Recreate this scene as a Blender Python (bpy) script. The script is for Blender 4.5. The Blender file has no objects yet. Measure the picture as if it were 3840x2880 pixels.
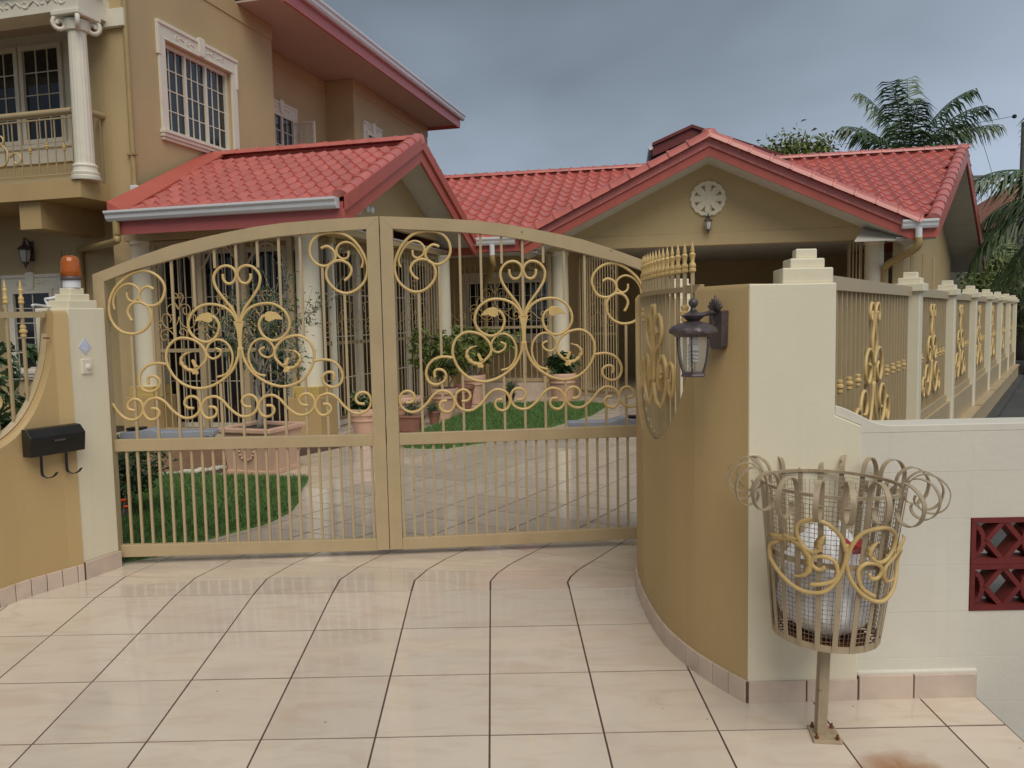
import bpy, math, random
import numpy as np
from mathutils import Vector, Matrix

random.seed(7)
rng = np.random.default_rng(11)
SC = bpy.context.scene
COL = SC.collection
PI = math.pi
rad = math.radians

# ------------------------------------------------------------------ camera
cam_d = bpy.data.cameras.new('camera')
cam = bpy.data.objects.new('camera', cam_d)
COL.objects.link(cam)
cam_d.lens = 28.0
cam_d.sensor_width = 36.0
cam_d.clip_start = 0.05
cam_d.clip_end = 3000
cam.matrix_world = (Matrix.Translation((0, 0, 1.335)) @ Matrix.Rotation(rad(90 - 4.637), 4, 'X')
                    @ Matrix.Rotation(-0.02, 4, 'Z'))
SC.camera = cam

# ------------------------------------------------------------------ world: heavy rain cloud
SUN_EL, SUN_AZ = 52.0, 168.0          # sun behind the camera, a little to the right (azimuth clockwise from +Y)
W = bpy.data.worlds.new('World')
SC.world = W
W.use_nodes = True
nt = W.node_tree
nt.nodes.clear()
N = nt.nodes.new
L = nt.links.new
out = N('ShaderNodeOutputWorld')
bg = N('ShaderNodeBackground')
sky = N('ShaderNodeTexSky')
sky.sky_type = 'NISHITA'
sky.sun_disc = False
sky.sun_elevation = rad(SUN_EL)
sky.sun_rotation = rad(SUN_AZ)
sks = N('ShaderNodeMixRGB'); sks.blend_type = 'MULTIPLY'; sks.inputs[0].default_value = 1
sks.inputs[2].default_value = (0.08, 0.08, 0.08, 1)
L(sky.outputs[0], sks.inputs[1])
tc = N('ShaderNodeTexCoord')
mp = N('ShaderNodeMapping'); mp.inputs['Scale'].default_value = (1.0, 1.0, 2.2)
mp.inputs['Location'].default_value = (1.7, 0.4, 0.6)
L(tc.outputs['Generated'], mp.inputs[0])
n1 = N('ShaderNodeTexNoise'); n1.inputs['Scale'].default_value = 1.5; n1.inputs['Detail'].default_value = 4
n1.inputs['Roughness'].default_value = 0.5; n1.inputs['Distortion'].default_value = 0.25
L(mp.outputs[0], n1.inputs[0])
sep = N('ShaderNodeSeparateXYZ'); L(tc.outputs['Generated'], sep.inputs[0])
grad = N('ShaderNodeMapRange'); grad.inputs[1].default_value = 0.04; grad.inputs[2].default_value = 0.42
grad.inputs[3].default_value = 0.20; grad.inputs[4].default_value = -0.17
L(sep.outputs['Z'], grad.inputs[0])
addn = N('ShaderNodeMath'); addn.operation = 'ADD'
nsc = N('ShaderNodeMapRange'); nsc.inputs[3].default_value = 0.04; nsc.inputs[4].default_value = 0.96
L(n1.outputs['Fac'], nsc.inputs[0])
L(nsc.outputs[0], addn.inputs[0]); L(grad.outputs[0], addn.inputs[1])
ramp = N('ShaderNodeValToRGB')
e = ramp.color_ramp.elements
e[0].position = 0.25; e[0].color = (0.092, 0.112, 0.132, 1)
e[1].position = 0.82; e[1].color = (0.315, 0.370, 0.455, 1)
m_ = e.new(0.50); m_.color = (0.178, 0.212, 0.252, 1)
gx_ = N('ShaderNodeMath'); gx_.operation = 'MULTIPLY_ADD'; gx_.inputs[1].default_value = 0.30
L(sep.outputs['X'], gx_.inputs[0]); L(addn.outputs[0], gx_.inputs[2])
L(gx_.outputs[0], ramp.inputs[0])
mx = N('ShaderNodeMixRGB'); mx.inputs[0].default_value = 0.94
L(sks.outputs[0], mx.inputs[1]); L(ramp.outputs[0], mx.inputs[2])
L(mx.outputs[0], bg.inputs[0]); bg.inputs[1].default_value = 1.0
L(bg.outputs[0], out.inputs[0])

# ------------------------------------------------------------------ sun through cloud
sd = bpy.data.lights.new('sun', 'SUN')
sd.energy = 1.5
sd.angle = rad(50)
sd.color = (1.0, 0.93, 0.82)
so = bpy.data.objects.new('sun', sd)
COL.objects.link(so)
_d = Vector((math.sin(rad(SUN_AZ)) * math.cos(rad(SUN_EL)), math.cos(rad(SUN_AZ)) * math.cos(rad(SUN_EL)), math.sin(rad(SUN_EL))))
so.rotation_euler = _d.to_track_quat('Z', 'Y').to_euler()
so.location = _d * 40

SC.view_settings.view_transform = 'Standard'
SC.view_settings.look = 'None'
SC.view_settings.gamma = 1
SC.view_settings.exposure = 0.50
SC.cycles.max_bounces = 8
SC.cycles.use_denoising = True

# ================================================================== helpers
MATS = {}


def mat(name, col, rough=0.6, var=0.12, scale=4.0, bump=0.0, bscale=60.0, spec=0.5, metal=0.0,
        streak=0.0, dirt=None, coat=0.0, objrand=0.0, detail=5.0):
    m = bpy.data.materials.new(name)
    m.use_nodes = True
    t = m.node_tree
    p = t.nodes['Principled BSDF']
    p.inputs['Roughness'].default_value = rough
    p.inputs['Metallic'].default_value = metal
    p.inputs['Specular IOR Level'].default_value = spec
    if coat:
        p.inputs['Coat Weight'].default_value = coat
        p.inputs['Coat Roughness'].default_value = 0.12
    geo = t.nodes.new('ShaderNodeNewGeometry')
    nz = t.nodes.new('ShaderNodeTexNoise')
    nz.inputs['Scale'].default_value = scale
    nz.inputs['Detail'].default_value = detail
    nz.inputs['Roughness'].default_value = 0.6
    t.links.new(geo.outputs['Position'], nz.inputs['Vector'])
    cr = t.nodes.new('ShaderNodeValToRGB')
    cr.color_ramp.elements[0].position = 0.3
    cr.color_ramp.elements[1].position = 0.7
    a = tuple(c * (1 - var) for c in col)
    b = tuple(min(1, c * (1 + var)) for c in col)
    cr.color_ramp.elements[0].color = (*a, 1)
    cr.color_ramp.elements[1].color = (*b, 1)
    t.links.new(nz.outputs['Fac'], cr.inputs[0])
    last = cr.outputs[0]
    if streak:
        mpn = t.nodes.new('ShaderNodeMapping')
        mpn.inputs['Scale'].default_value = (15.0, 15.0, 0.45)
        t.links.new(geo.outputs['Position'], mpn.inputs[0])
        n2 = t.nodes.new('ShaderNodeTexNoise')
        n2.inputs['Scale'].default_value = 2.0
        n2.inputs['Detail'].default_value = 6
        t.links.new(mpn.outputs[0], n2.inputs['Vector'])
        r2 = t.nodes.new('ShaderNodeMapRange')
        r2.inputs[1].default_value = 0.52
        r2.inputs[2].default_value = 0.75
        r2.inputs[3].default_value = 0.0
        r2.inputs[4].default_value = streak
        t.links.new(n2.outputs['Fac'], r2.inputs[0])
        mxx = t.nodes.new('ShaderNodeMixRGB')
        mxx.inputs[2].default_value = (*(dirt or (0.12, 0.09, 0.05)), 1)
        t.links.new(r2.outputs[0], mxx.inputs[0])
        t.links.new(last, mxx.inputs[1])
        last = mxx.outputs[0]
    if objrand:
        oi = t.nodes.new('ShaderNodeObjectInfo')
        mr = t.nodes.new('ShaderNodeMapRange')
        mr.inputs[3].default_value = 1 - objrand
        mr.inputs[4].default_value = 1 + objrand
        t.links.new(oi.outputs['Random'], mr.inputs[0])
        hs = t.nodes.new('ShaderNodeHueSaturation')
        t.links.new(mr.outputs[0], hs.inputs['Value'])
        t.links.new(last, hs.inputs['Color'])
        last = hs.outputs[0]
    t.links.new(last, p.inputs['Base Color'])
    if bump:
        n3 = t.nodes.new('ShaderNodeTexNoise')
        n3.inputs['Scale'].default_value = bscale
        n3.inputs['Detail'].default_value = 6
        t.links.new(geo.outputs['Position'], n3.inputs['Vector'])
        bp = t.nodes.new('ShaderNodeBump')
        bp.inputs['Strength'].default_value = bump
        bp.inputs['Distance'].default_value = 0.01
        t.links.new(n3.outputs['Fac'], bp.inputs['Height'])
        t.links.new(bp.outputs[0], p.inputs['Normal'])
    rn = t.nodes.new('ShaderNodeMapRange')
    rn.inputs[3].default_value = max(0.02, rough * 0.85)
    rn.inputs[4].default_value = min(1, rough * 1.15)
    t.links.new(nz.outputs['Fac'], rn.inputs[0])
    t.links.new(rn.outputs[0], p.inputs['Roughness'])
    MATS[name] = m
    return m


def glass_mat(name, tint, dens=0.35, rough=0.03):
    """thin pane: part see-through, part glossy"""
    m = bpy.data.materials.new(name)
    m.use_nodes = True
    t = m.node_tree
    p = t.nodes['Principled BSDF']
    p.inputs['Base Color'].default_value = (*tint, 1)
    p.inputs['Roughness'].default_value = rough
    p.inputs['Specular IOR Level'].default_value = 0.8
    p.inputs['Alpha'].default_value = dens
    MATS[name] = m
    return m


class MB:
    """collects shapes for one mesh; T maps local points to the thing's space"""

    def __init__(s, T=None):
        s.v = []; s.f = []; s.T = T

    def add(s, vs, fs):
        o = len(s.v)
        if s.T:
            vs = [s.T(p) for p in vs]
        s.v.extend([tuple(p) for p in vs])
        s.f.extend([tuple(i + o for i in f) for f in fs])
        return s

    def box(s, x0, x1, y0, y1, z0, z1):
        return s.add([(x0, y0, z0), (x1, y0, z0), (x1, y1, z0), (x0, y1, z0), (x0, y0, z1), (x1, y0, z1), (x1, y1, z1), (x0, y1, z1)],
                     [(0, 3, 2, 1), (4, 5, 6, 7), (0, 1, 5, 4), (1, 2, 6, 5), (2, 3, 7, 6), (3, 0, 4, 7)])

    def hexa(s, lo, hi):
        """two quads (4 points each) joined into a solid"""
        return s.add(list(lo) + list(hi), [(0, 3, 2, 1), (4, 5, 6, 7), (0, 1, 5, 4), (1, 2, 6, 5), (2, 3, 7, 6), (3, 0, 4, 7)])

    def prism(s, poly, b0, b1):
        """poly in (a,c); extruded along b"""
        n = len(poly)
        vs = [(a, b0, c) for a, c in poly] + [(a, b1, c) for a, c in poly]
        fs = [tuple(range(n)), tuple(range(2 * n - 1, n - 1, -1))]
        fs += [(i, i + n, (i + 1) % n + n, (i + 1) % n) for i in range(n)]
        return s.add(vs, fs)

    def slab(s, poly, z0, z1):
        n = len(poly)
        vs = [(a, b, z0) for a, b in poly] + [(a, b, z1) for a, b in poly]
        fs = [tuple(range(n - 1, -1, -1)), tuple(range(n, 2 * n))]
        fs += [(i, (i + 1) % n, (i + 1) % n + n, i + n) for i in range(n)]
        return s.add(vs, fs)

    def tube(s, path, r, n=6, closed=False, twist=0.0):
        P = [Vector(p) for p in path]
        m = len(P)
        rr = r if isinstance(r, (list, tuple)) else [r] * m
        up = None
        vs = []
        for i in range(m):
            a = P[i - 1] if (i > 0 or closed) else P[i]
            b = P[(i + 1) % m] if (i < m - 1 or closed) else P[i]
            t = (b - a)
            if t.length < 1e-9:
                t = Vector((0, 0, 1))
            t.normalize()
            if up is None:
                up = Vector((0, 1, 0)) if abs(t.y) < 0.9 else Vector((1, 0, 0))
            x = up.cross(t)
            if x.length < 1e-6:
                x = Vector((1, 0, 0))
            x.normalize()
            y = t.cross(x)
            up = y if False else up
            for k in range(n):
                an = 2 * PI * k / n + twist
                vs.append(P[i] + (x * math.cos(an) + y * math.sin(an)) * rr[i])
        fs = []
        mm = m if closed else m - 1
        for i in range(mm):
            for k in range(n):
                a = i * n + k; b = i * n + (k + 1) % n
                c = ((i + 1) % m) * n + (k + 1) % n; d = ((i + 1) % m) * n + k
                fs.append((a, b, c, d))
        if not closed:
            fs.append(tuple(range(n - 1, -1, -1)))
            fs.append(tuple(range((m - 1) * n, m * n)))
        return s.add(vs, fs)

    def bar(s, p0, p1, w, d=None):
        """square bar between two points; w across, d deep"""
        d = d or w
        a, b = Vector(p0), Vector(p1)
        t = (b - a).normalized()
        ref = Vector((0, 1, 0)) if abs(t.y) < 0.95 else Vector((0, 0, 1))
        x = ref.cross(t).normalized()
        y = t.cross(x)
        q = [x * (-w / 2) + y * (-d / 2), x * (w / 2) + y * (-d / 2), x * (w / 2) + y * (d / 2), x * (-w / 2) + y * (d / 2)]
        return s.hexa([a + k for k in q], [b + k for k in q])

    def ribbon(s, path, side, w, t):
        """flat strip along path, width w along 'side' vector, thickness t"""
        P = [Vector(p) for p in path]
        sd_ = Vector(side).normalized()
        vs = []
        for i, p in enumerate(P):
            a = P[max(i - 1, 0)]; b = P[min(i + 1, len(P) - 1)]
            tt = (b - a).normalized()
            nn = tt.cross(sd_).normalized()
            for k, q in ((-1, -1), (1, -1), (1, 1), (-1, 1)):
                vs.append(p + sd_ * (k * w / 2) + nn * (q * t / 2))
        fs = []
        for i in range(len(P) - 1):
            for k in range(4):
                fs.append((i * 4 + k, i * 4 + (k + 1) % 4, (i + 1) * 4 + (k + 1) % 4, (i + 1) * 4 + k))
        e_ = (len(P) - 1) * 4
        fs += [(3, 2, 1, 0), (e_, e_ + 1, e_ + 2, e_ + 3)]
        return s.add(vs, fs)

    def lathe(s, prof, c=(0, 0, 0), n=16, rmod=None, a0=0.0):
        vs = []
        for r, z in prof:
            for k in range(n):
                an = 2 * PI * k / n + a0
                q = r * (rmod(an, z) if rmod else 1)
                vs.append((c[0] + q * math.cos(an), c[1] + q * math.sin(an), c[2] + z))
        fs = []
        for i in range(len(prof) - 1):
            for k in range(n):
                fs.append((i * n + k, i * n + (k + 1) % n, (i + 1) * n + (k + 1) % n, (i + 1) * n + k))
        fs.append(tuple(range(n - 1, -1, -1)))
        m = len(prof)
        fs.append(tuple(range((m - 1) * n, m * n)))
        return s.add(vs, fs)

    def mesh(s, name, m=None, smooth=False):
        me = bpy.data.meshes.new(name)
        me.from_pydata(s.v, [], s.f)
        if m is not None:
            me.materials.append(MATS[m] if isinstance(m, str) else m)
        if smooth:
            for p in me.polygons:
                p.use_smooth = True
            if smooth != 'all':
                try:
                    me.set_sharp_from_angle(angle=rad(38))
                except Exception:
                    pass
        me.update()
        return me

    def build(s, name, m, parent=None, smooth=False, bevel=0.0, **tags):
        o = bpy.data.objects.new(name, s.mesh(name, m, smooth))
        COL.objects.link(o)
        attach(o, parent)
        if bevel:
            b = o.modifiers.new('bevel', 'BEVEL')
            b.width = bevel
            b.segments = 2
            b.limit_method = 'ANGLE'
            b.angle_limit = rad(40)
        tag(o, **tags)
        return o


BASE = {}      # world position of things whose parts are built in world coordinates


def attach(o, parent):
    if parent is None:
        return
    o.parent = parent
    if parent.name in BASE:
        o.matrix_parent_inverse = Matrix.Translation(BASE[parent.name]).inverted()


def tag(o, label=None, cat=None, group=None, kind=None):
    if label: o['label'] = label
    if cat: o['category'] = cat
    if group: o['group'] = group
    if kind: o['kind'] = kind
    return o


def thing(name, loc, label, cat, group=None, local=False):
    o = bpy.data.objects.new(name, None)
    COL.objects.link(o)
    o.empty_display_size = 0.1
    o.location = loc
    if not local:
        BASE[o.name] = Vector(loc)
    return tag(o, label, cat, group)


def place(me, name, parent, M):
    """a piece that shares mesh data, placed by a world matrix"""
    o = bpy.data.objects.new(name, me)
    COL.objects.link(o)
    attach(o, parent)
    o.matrix_basis = M
    return o


def copy_tree(root, loc, rotz, label, group=None):
    r = root.copy(); COL.objects.link(r)
    r.location = loc; r.rotation_euler = (0, 0, rotz)
    r['label'] = label
    if group: r['group'] = group
    for ch in list(root.children):
        c = ch.copy(); COL.objects.link(c); c.parent = r
        for g in list(ch.children):
            d = g.copy(); COL.objects.link(d); d.parent = c
    return r


def smooth_path(P, n=5, closed=False):
    P = [np.array(p, float) for p in P]
    out_ = []
    m = len(P)
    rng_ = range(m if closed else m - 1)
    for i in rng_:
        if closed:
            p0, p1, p2, p3 = P[i - 1], P[i], P[(i + 1) % m], P[(i + 2) % m]
        else:
            p0, p1, p2, p3 = P[max(i - 1, 0)], P[i], P[i + 1], P[min(i + 2, m - 1)]
        for k in range(n):
            t = k / n
            out_.append(.5 * (2 * p1 + (p2 - p0) * t + (2 * p0 - 5 * p1 + 4 * p2 - p3) * t * t + (3 * p1 - p0 - 3 * p2 + p3) * t ** 3))
    if not closed:
        out_.append(P[-1])
    return [tuple(float(c) for c in p) for p in out_]


def frame(o, deg, z0=0.0):
    """a: along a direction deg clockwise from +X ; b: away ; c: up"""
    a = rad(deg)
    ux, uy = math.cos(a), -math.sin(a)
    vx, vy = math.sin(a), math.cos(a)

    def T(p):
        return (o[0] + ux * p[0] + vx * p[1], o[1] + uy * p[0] + vy * p[1], z0 + p[2])
    return T


def inpoly(x, y, P):
    c = False
    j = len(P) - 1
    for i in range(len(P)):
        if (P[i][1] > y) != (P[j][1] > y) and x < (P[j][0] - P[i][0]) * (y - P[i][1]) / (P[j][1] - P[i][1]) + P[i][0]:
            c = not c
        j = i
    return c


def raw_mesh(name, V, Fq, m, k=4):
    """numpy arrays -> mesh (all faces with k corners)"""
    me = bpy.data.meshes.new(name)
    V = np.asarray(V, np.float32); Fq = np.asarray(Fq, np.int32)
    me.vertices.add(len(V)); me.vertices.foreach_set('co', V.ravel())
    me.loops.add(Fq.size); me.loops.foreach_set('vertex_index', Fq.ravel())
    me.polygons.add(len(Fq))
    me.polygons.foreach_set('loop_start', np.arange(0, Fq.size, k, dtype=np.int32))
    me.polygons.foreach_set('loop_total', np.full(len(Fq), k, np.int32))
    me.materials.append(MATS[m])
    me.update(calc_edges=True)
    return me


def leaves(centers, dirs, length, width, droop=0.25):
    """diamond leaf (4 corners, folded) at each centre along dir"""
    n = len(centers)
    d = dirs / np.linalg.norm(dirs, axis=1)[:, None]
    r = rng.normal(size=(n, 3))
    s_ = np.cross(d, r); s_ /= np.linalg.norm(s_, axis=1)[:, None]
    Ln = length * rng.uniform(0.7, 1.25, n)[:, None]
    Wn = width * rng.uniform(0.7, 1.2, n)[:, None]
    a = centers
    tip = centers + d * Ln; tip[:, 2] -= droop * Ln[:, 0]
    mid = centers + d * Ln * 0.45
    V = np.stack([a, mid + s_ * Wn / 2, tip, mid - s_ * Wn / 2], 1).reshape(-1, 3)
    F_ = np.arange(4 * n).reshape(-1, 4)
    return V, F_


# ================================================================== materials
mat('tile', (0.68, 0.585, 0.480), 0.10, 0.04, 3.0, spec=0.6, objrand=0.06)
mat('skirt_tile', (0.62, 0.50, 0.405), 0.25, 0.10, 9.0, objrand=0.05)
mat('grout', (0.115, 0.065, 0.052), 0.7, 0.25, 30)
mat('ochre', (0.52, 0.365, 0.168), 0.6, 0.06, 1.1, 0.10, 110, streak=0.14, dirt=(0.36, 0.25, 0.11))
mat('tan_wall', (0.525, 0.40, 0.208), 0.7, 0.06, 1.2, 0.12, 70, streak=0.10, dirt=(0.33, 0.235, 0.11))
mat('cream', (0.80, 0.735, 0.555), 0.5, 0.035, 2.5, 0.06, 60, streak=0.10, dirt=(0.56, 0.49, 0.34))
mat('white_wall', (0.73, 0.69, 0.59), 0.55, 0.035, 2.5, 0.10, 45, streak=0.10, dirt=(0.52, 0.48, 0.38))
mat('cream_trim', (0.78, 0.73, 0.60), 0.5, 0.05, 6.0, 0.08, 60)
mat('yellow_band', (0.58, 0.42, 0.14), 0.5, 0.06, 5.0)
mat('gate_tan', (0.475, 0.365, 0.210), 0.42, 0.06, 6.0, 0.06, 90, streak=0.08, dirt=(0.30, 0.19, 0.09))
mat('gold', (0.67, 0.475, 0.195), 0.38, 0.10, 14.0, 0.10, 90, streak=0.10, dirt=(0.44, 0.27, 0.09))
mat('rail_tan', (0.45, 0.35, 0.20), 0.45, 0.06, 6.0)
mat('roof_red', (0.56, 0.150, 0.122), 0.42, 0.12, 5.0, spec=0.6, objrand=0.09, coat=0.5, streak=0.10, dirt=(0.30, 0.08, 0.06))
mat('fascia_red', (0.48, 0.115, 0.085), 0.4, 0.08, 3.0, streak=0.10, dirt=(0.28, 0.07, 0.05))
mat('fascia_pink', (0.44, 0.115, 0.105), 0.4, 0.07, 3.0)
mat('soffit', (0.48, 0.40, 0.34), 0.7, 0.05, 3.0)
mat('soffit_board', (0.60, 0.58, 0.53), 0.6, 0.05, 4.0)
mat('gutter', (0.72, 0.74, 0.76), 0.35, 0.04, 5.0)
mat('pipe_tan', (0.40, 0.29, 0.12), 0.4, 0.08, 5.0)
mat('dark_glass', (0.012, 0.014, 0.018), 0.04, 0.2, 3.0, spec=0.8)
mat('room_dark', (0.05, 0.04, 0.032), 0.8, 0.2, 1.0)
mat('iron_black', (0.012, 0.011, 0.011), 0.35, 0.2, 10)
mat('bronze', (0.105, 0.082, 0.082), 0.36, 0.35, 25, 0.2, 60, metal=0.2)
mat('rust', (0.16, 0.05, 0.02), 0.8, 0.4, 30)
mat('frost', (0.60, 0.60, 0.56), 0.5, 0.05, 10)
mat('white_plastic', (0.75, 0.77, 0.80), 0.4, 0.03, 5)
mat('grey_plastic', (0.42, 0.46, 0.54), 0.4, 0.05, 5)
mat('terracotta', (0.66, 0.42, 0.30), 0.6, 0.10, 8.0, 0.1, 80)
mat('terracotta_dark', (0.27, 0.125, 0.085), 0.65, 0.15, 8.0)
mat('soil', (0.055, 0.036, 0.024), 0.9, 0.4, 20, 0.4, 60)
mat('grass', (0.105, 0.205, 0.052), 0.6, 0.5, 22.0, streak=0.45, dirt=(0.17, 0.20, 0.06))
mat('leaf', (0.050, 0.095, 0.030), 0.45, 0.5, 8.0)
mat('leaf_yellow', (0.15, 0.19, 0.045), 0.5, 0.5, 9.0)
mat('palm_leaf', (0.075, 0.125, 0.050), 0.40, 0.45, 2.0)
mat('palm_yellow', (0.12, 0.16, 0.05), 0.45, 0.4, 3.0)
mat('bark', (0.30, 0.27, 0.22), 0.85, 0.35, 25, 0.5, 60)
mat('flower', (0.75, 0.10, 0.02), 0.5, 0.2, 20)
mat('red_block', (0.165, 0.022, 0.019), 0.6, 0.15, 8, 0.15, 60)
mat('concrete', (0.32, 0.31, 0.29), 0.85, 0.2, 3, 0.3, 40)
mat('asphalt', (0.06, 0.06, 0.06), 0.8, 0.3, 5, 0.3, 120)
mat('dark_path', (0.055, 0.055, 0.055), 0.5, 0.4, 2, 0.3, 30)
mat('far_red', (0.15, 0.022, 0.020), 0.5, 0.2, 2)
mat('far_orange', (0.30, 0.13, 0.08), 0.7, 0.25, 2)
mat('far_wall', (0.55, 0.45, 0.30), 0.8, 0.1, 2)
mat('pole_grey', (0.22, 0.21, 0.21), 0.8, 0.2, 5)
mat('wire', (0.03, 0.03, 0.03), 0.7, 0.1, 5)
mat('bin_tan', (0.42, 0.33, 0.215), 0.45, 0.12, 14, streak=0.40, dirt=(0.13, 0.06, 0.03))
mat('mesh_wire', (0.30, 0.24, 0.16), 0.5, 0.15, 20)
mat('bag', (0.90, 0.90, 0.92), 0.3, 0.05, 8, 0.4, 22)
mat('bag_red', (0.55, 0.03, 0.04), 0.35, 0.2, 30)
mat('sticker', (0.55, 0.60, 0.78), 0.4, 0.05, 30)
mat('sticker_white', (0.85, 0.87, 0.92), 0.4, 0.03, 30)
mat('brown_paver', (0.26, 0.15, 0.09), 0.4, 0.2, 6)
mat('wood_dark', (0.07, 0.03, 0.018), 0.4, 0.3, 8)
mat('curtain', (0.62, 0.64, 0.70), 0.8, 0.1, 8)
glass_mat('clear_glass', (0.75, 0.74, 0.66), 0.28)
glass_mat('amber', (0.52, 0.125, 0.008), 0.78, 0.10)
mat('amber_core', (0.60, 0.17, 0.015), 0.3, 0.2, 30)



def speckle(name, scale, share, col, size=0.05, amt=0.8):
    """scattered rust or dirt spots with a shape of their own"""
    t = MATS[name].node_tree
    p = t.nodes['Principled BSDF']
    src = p.inputs['Base Color'].links[0].from_socket
    g_ = t.nodes.new('ShaderNodeNewGeometry')
    nz_ = t.nodes.new('ShaderNodeTexNoise'); nz_.inputs['Scale'].default_value = scale * 5
    t.links.new(g_.outputs['Position'], nz_.inputs['Vector'])
    vo = t.nodes.new('ShaderNodeTexVoronoi'); vo.inputs['Scale'].default_value = scale
    t.links.new(g_.outputs['Position'], vo.inputs['Vector'])
    ma = t.nodes.new('ShaderNodeMath'); ma.operation = 'MULTIPLY_ADD'; ma.inputs[1].default_value = size * 1.2
    t.links.new(nz_.outputs['Fac'], ma.inputs[0]); t.links.new(vo.outputs['Distance'], ma.inputs[2])
    mr_ = t.nodes.new('ShaderNodeMapRange'); mr_.inputs[1].default_value = size * 1.2; mr_.inputs[2].default_value = size * 2.0
    mr_.inputs[3].default_value = amt; mr_.inputs[4].default_value = 0
    t.links.new(ma.outputs[0], mr_.inputs[0])
    sc_ = t.nodes.new('ShaderNodeSeparateColor'); t.links.new(vo.outputs['Color'], sc_.inputs[0])
    gt = t.nodes.new('ShaderNodeMath'); gt.operation = 'LESS_THAN'; gt.inputs[1].default_value = share
    t.links.new(sc_.outputs[0], gt.inputs[0])
    mu = t.nodes.new('ShaderNodeMath'); mu.operation = 'MULTIPLY'
    t.links.new(mr_.outputs[0], mu.inputs[0]); t.links.new(gt.outputs[0], mu.inputs[1])
    mx_ = t.nodes.new('ShaderNodeMixRGB'); mx_.inputs[2].default_value = (*col, 1)
    t.links.new(mu.outputs[0], mx_.inputs[0]); t.links.new(src, mx_.inputs[1]); t.links.new(mx_.outputs[0], p.inputs['Base Color'])


speckle('gate_tan', 14, 0.16, (0.14, 0.05, 0.02), 0.07)
speckle('gold', 16, 0.18, (0.22, 0.10, 0.03), 0.08, 0.6)
speckle('bin_tan', 20, 0.40, (0.10, 0.04, 0.02), 0.12)
speckle('cream', 7, 0.12, (0.30, 0.24, 0.15), 0.045, 0.6)
speckle('white_wall', 8, 0.15, (0.34, 0.30, 0.22), 0.05, 0.6)
speckle('roof_red', 11, 0.25, (0.75, 0.55, 0.50), 0.06, 0.5)

# tile: soft marbling + one rust stain on the apron
t = MATS['tile'].node_tree
p = t.nodes['Principled BSDF']
geo = t.nodes.new('ShaderNodeNewGeometry')
mpn = t.nodes.new('ShaderNodeMapping'); mpn.inputs['Rotation'].default_value = (0, 0, 0.9); mpn.inputs['Scale'].default_value = (1.4, 5.0, 1)
nz = t.nodes.new('ShaderNodeTexNoise'); nz.inputs['Scale'].default_value = 2.3; nz.inputs['Detail'].default_value = 7; nz.inputs['Distortion'].default_value = 1.2
t.links.new(geo.outputs['Position'], mpn.inputs[0]); t.links.new(mpn.outputs[0], nz.inputs['Vector'])
mr = t.nodes.new('ShaderNodeMapRange'); mr.inputs[1].default_value = 0.47; mr.inputs[2].default_value = 0.72; mr.inputs[4].default_value = 0.34
t.links.new(nz.outputs['Fac'], mr.inputs[0])
mxa = t.nodes.new('ShaderNodeMixRGB'); mxa.inputs[2].default_value = (0.50, 0.345, 0.235, 1)
src = p.inputs['Base Color'].links[0].from_socket
t.links.new(mr.outputs[0], mxa.inputs[0]); t.links.new(src, mxa.inputs[1])
dist = t.nodes.new('ShaderNodeVectorMath'); dist.operation = 'DISTANCE'; dist.inputs[1].default_value = (1.20, 2.36, -0.105)
nz2 = t.nodes.new('ShaderNodeTexNoise'); nz2.inputs['Scale'].default_value = 14; nz2.inputs['Detail'].default_value = 5
t.links.new(geo.outputs['Position'], nz2.inputs['Vector'])
ad = t.nodes.new('ShaderNodeMath'); ad.operation = 'MULTIPLY_ADD'; ad.inputs[1].default_value = 0.16; 
t.links.new(nz2.outputs['Fac'], ad.inputs[0]); t.links.new(geo.outputs['Position'], dist.inputs[0]); t.links.new(dist.outputs['Value'], ad.inputs[2])
mr2 = t.nodes.new('ShaderNodeMapRange'); mr2.inputs[1].default_value = 0.13; mr2.inputs[2].default_value = 0.24; mr2.inputs[3].default_value = 0.85; mr2.inputs[4].default_value = 0
t.links.new(ad.outputs[0], mr2.inputs[0])
mxb = t.nodes.new('ShaderNodeMixRGB'); mxb.inputs[2].default_value = (0.33, 0.12, 0.02, 1)
t.links.new(mr2.outputs[0], mxb.inputs[0]); t.links.new(mxa.outputs[0], mxb.inputs[1]); t.links.new(mxb.outputs[0], p.inputs['Base Color'])
nzd = t.nodes.new('ShaderNodeTexNoise'); nzd.inputs['Scale'].default_value = 2.2; nzd.inputs['Detail'].default_value = 9; nzd.inputs['Roughness'].default_value = 0.72
t.links.new(geo.outputs['Position'], nzd.inputs['Vector'])
mrd = t.nodes.new('ShaderNodeMapRange'); mrd.inputs[1].default_value = 0.50; mrd.inputs[2].default_value = 0.78; mrd.inputs[4].default_value = 0.13
t.links.new(nzd.outputs['Fac'], mrd.inputs[0])
mxd = t.nodes.new('ShaderNodeMixRGB'); mxd.inputs[2].default_value = (0.36, 0.27, 0.20, 1)
t.links.new(mrd.outputs[0], mxd.inputs[0]); t.links.new(mxb.outputs[0], mxd.inputs[1])
vor = t.nodes.new('ShaderNodeTexVoronoi'); vor.inputs['Scale'].default_value = 9.0
t.links.new(geo.outputs['Position'], vor.inputs['Vector'])
mrv = t.nodes.new('ShaderNodeMapRange'); mrv.inputs[1].default_value = 0.03; mrv.inputs[2].default_value = 0.055; mrv.inputs[3].default_value = 0.55; mrv.inputs[4].default_value = 0.0
t.links.new(vor.outputs['Distance'], mrv.inputs[0])
nvk = t.nodes.new('ShaderNodeMath'); nvk.operation = 'MULTIPLY'
gtk = t.nodes.new('ShaderNodeMath'); gtk.operation = 'GREATER_THAN'; gtk.inputs[1].default_value = 0.60
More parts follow.
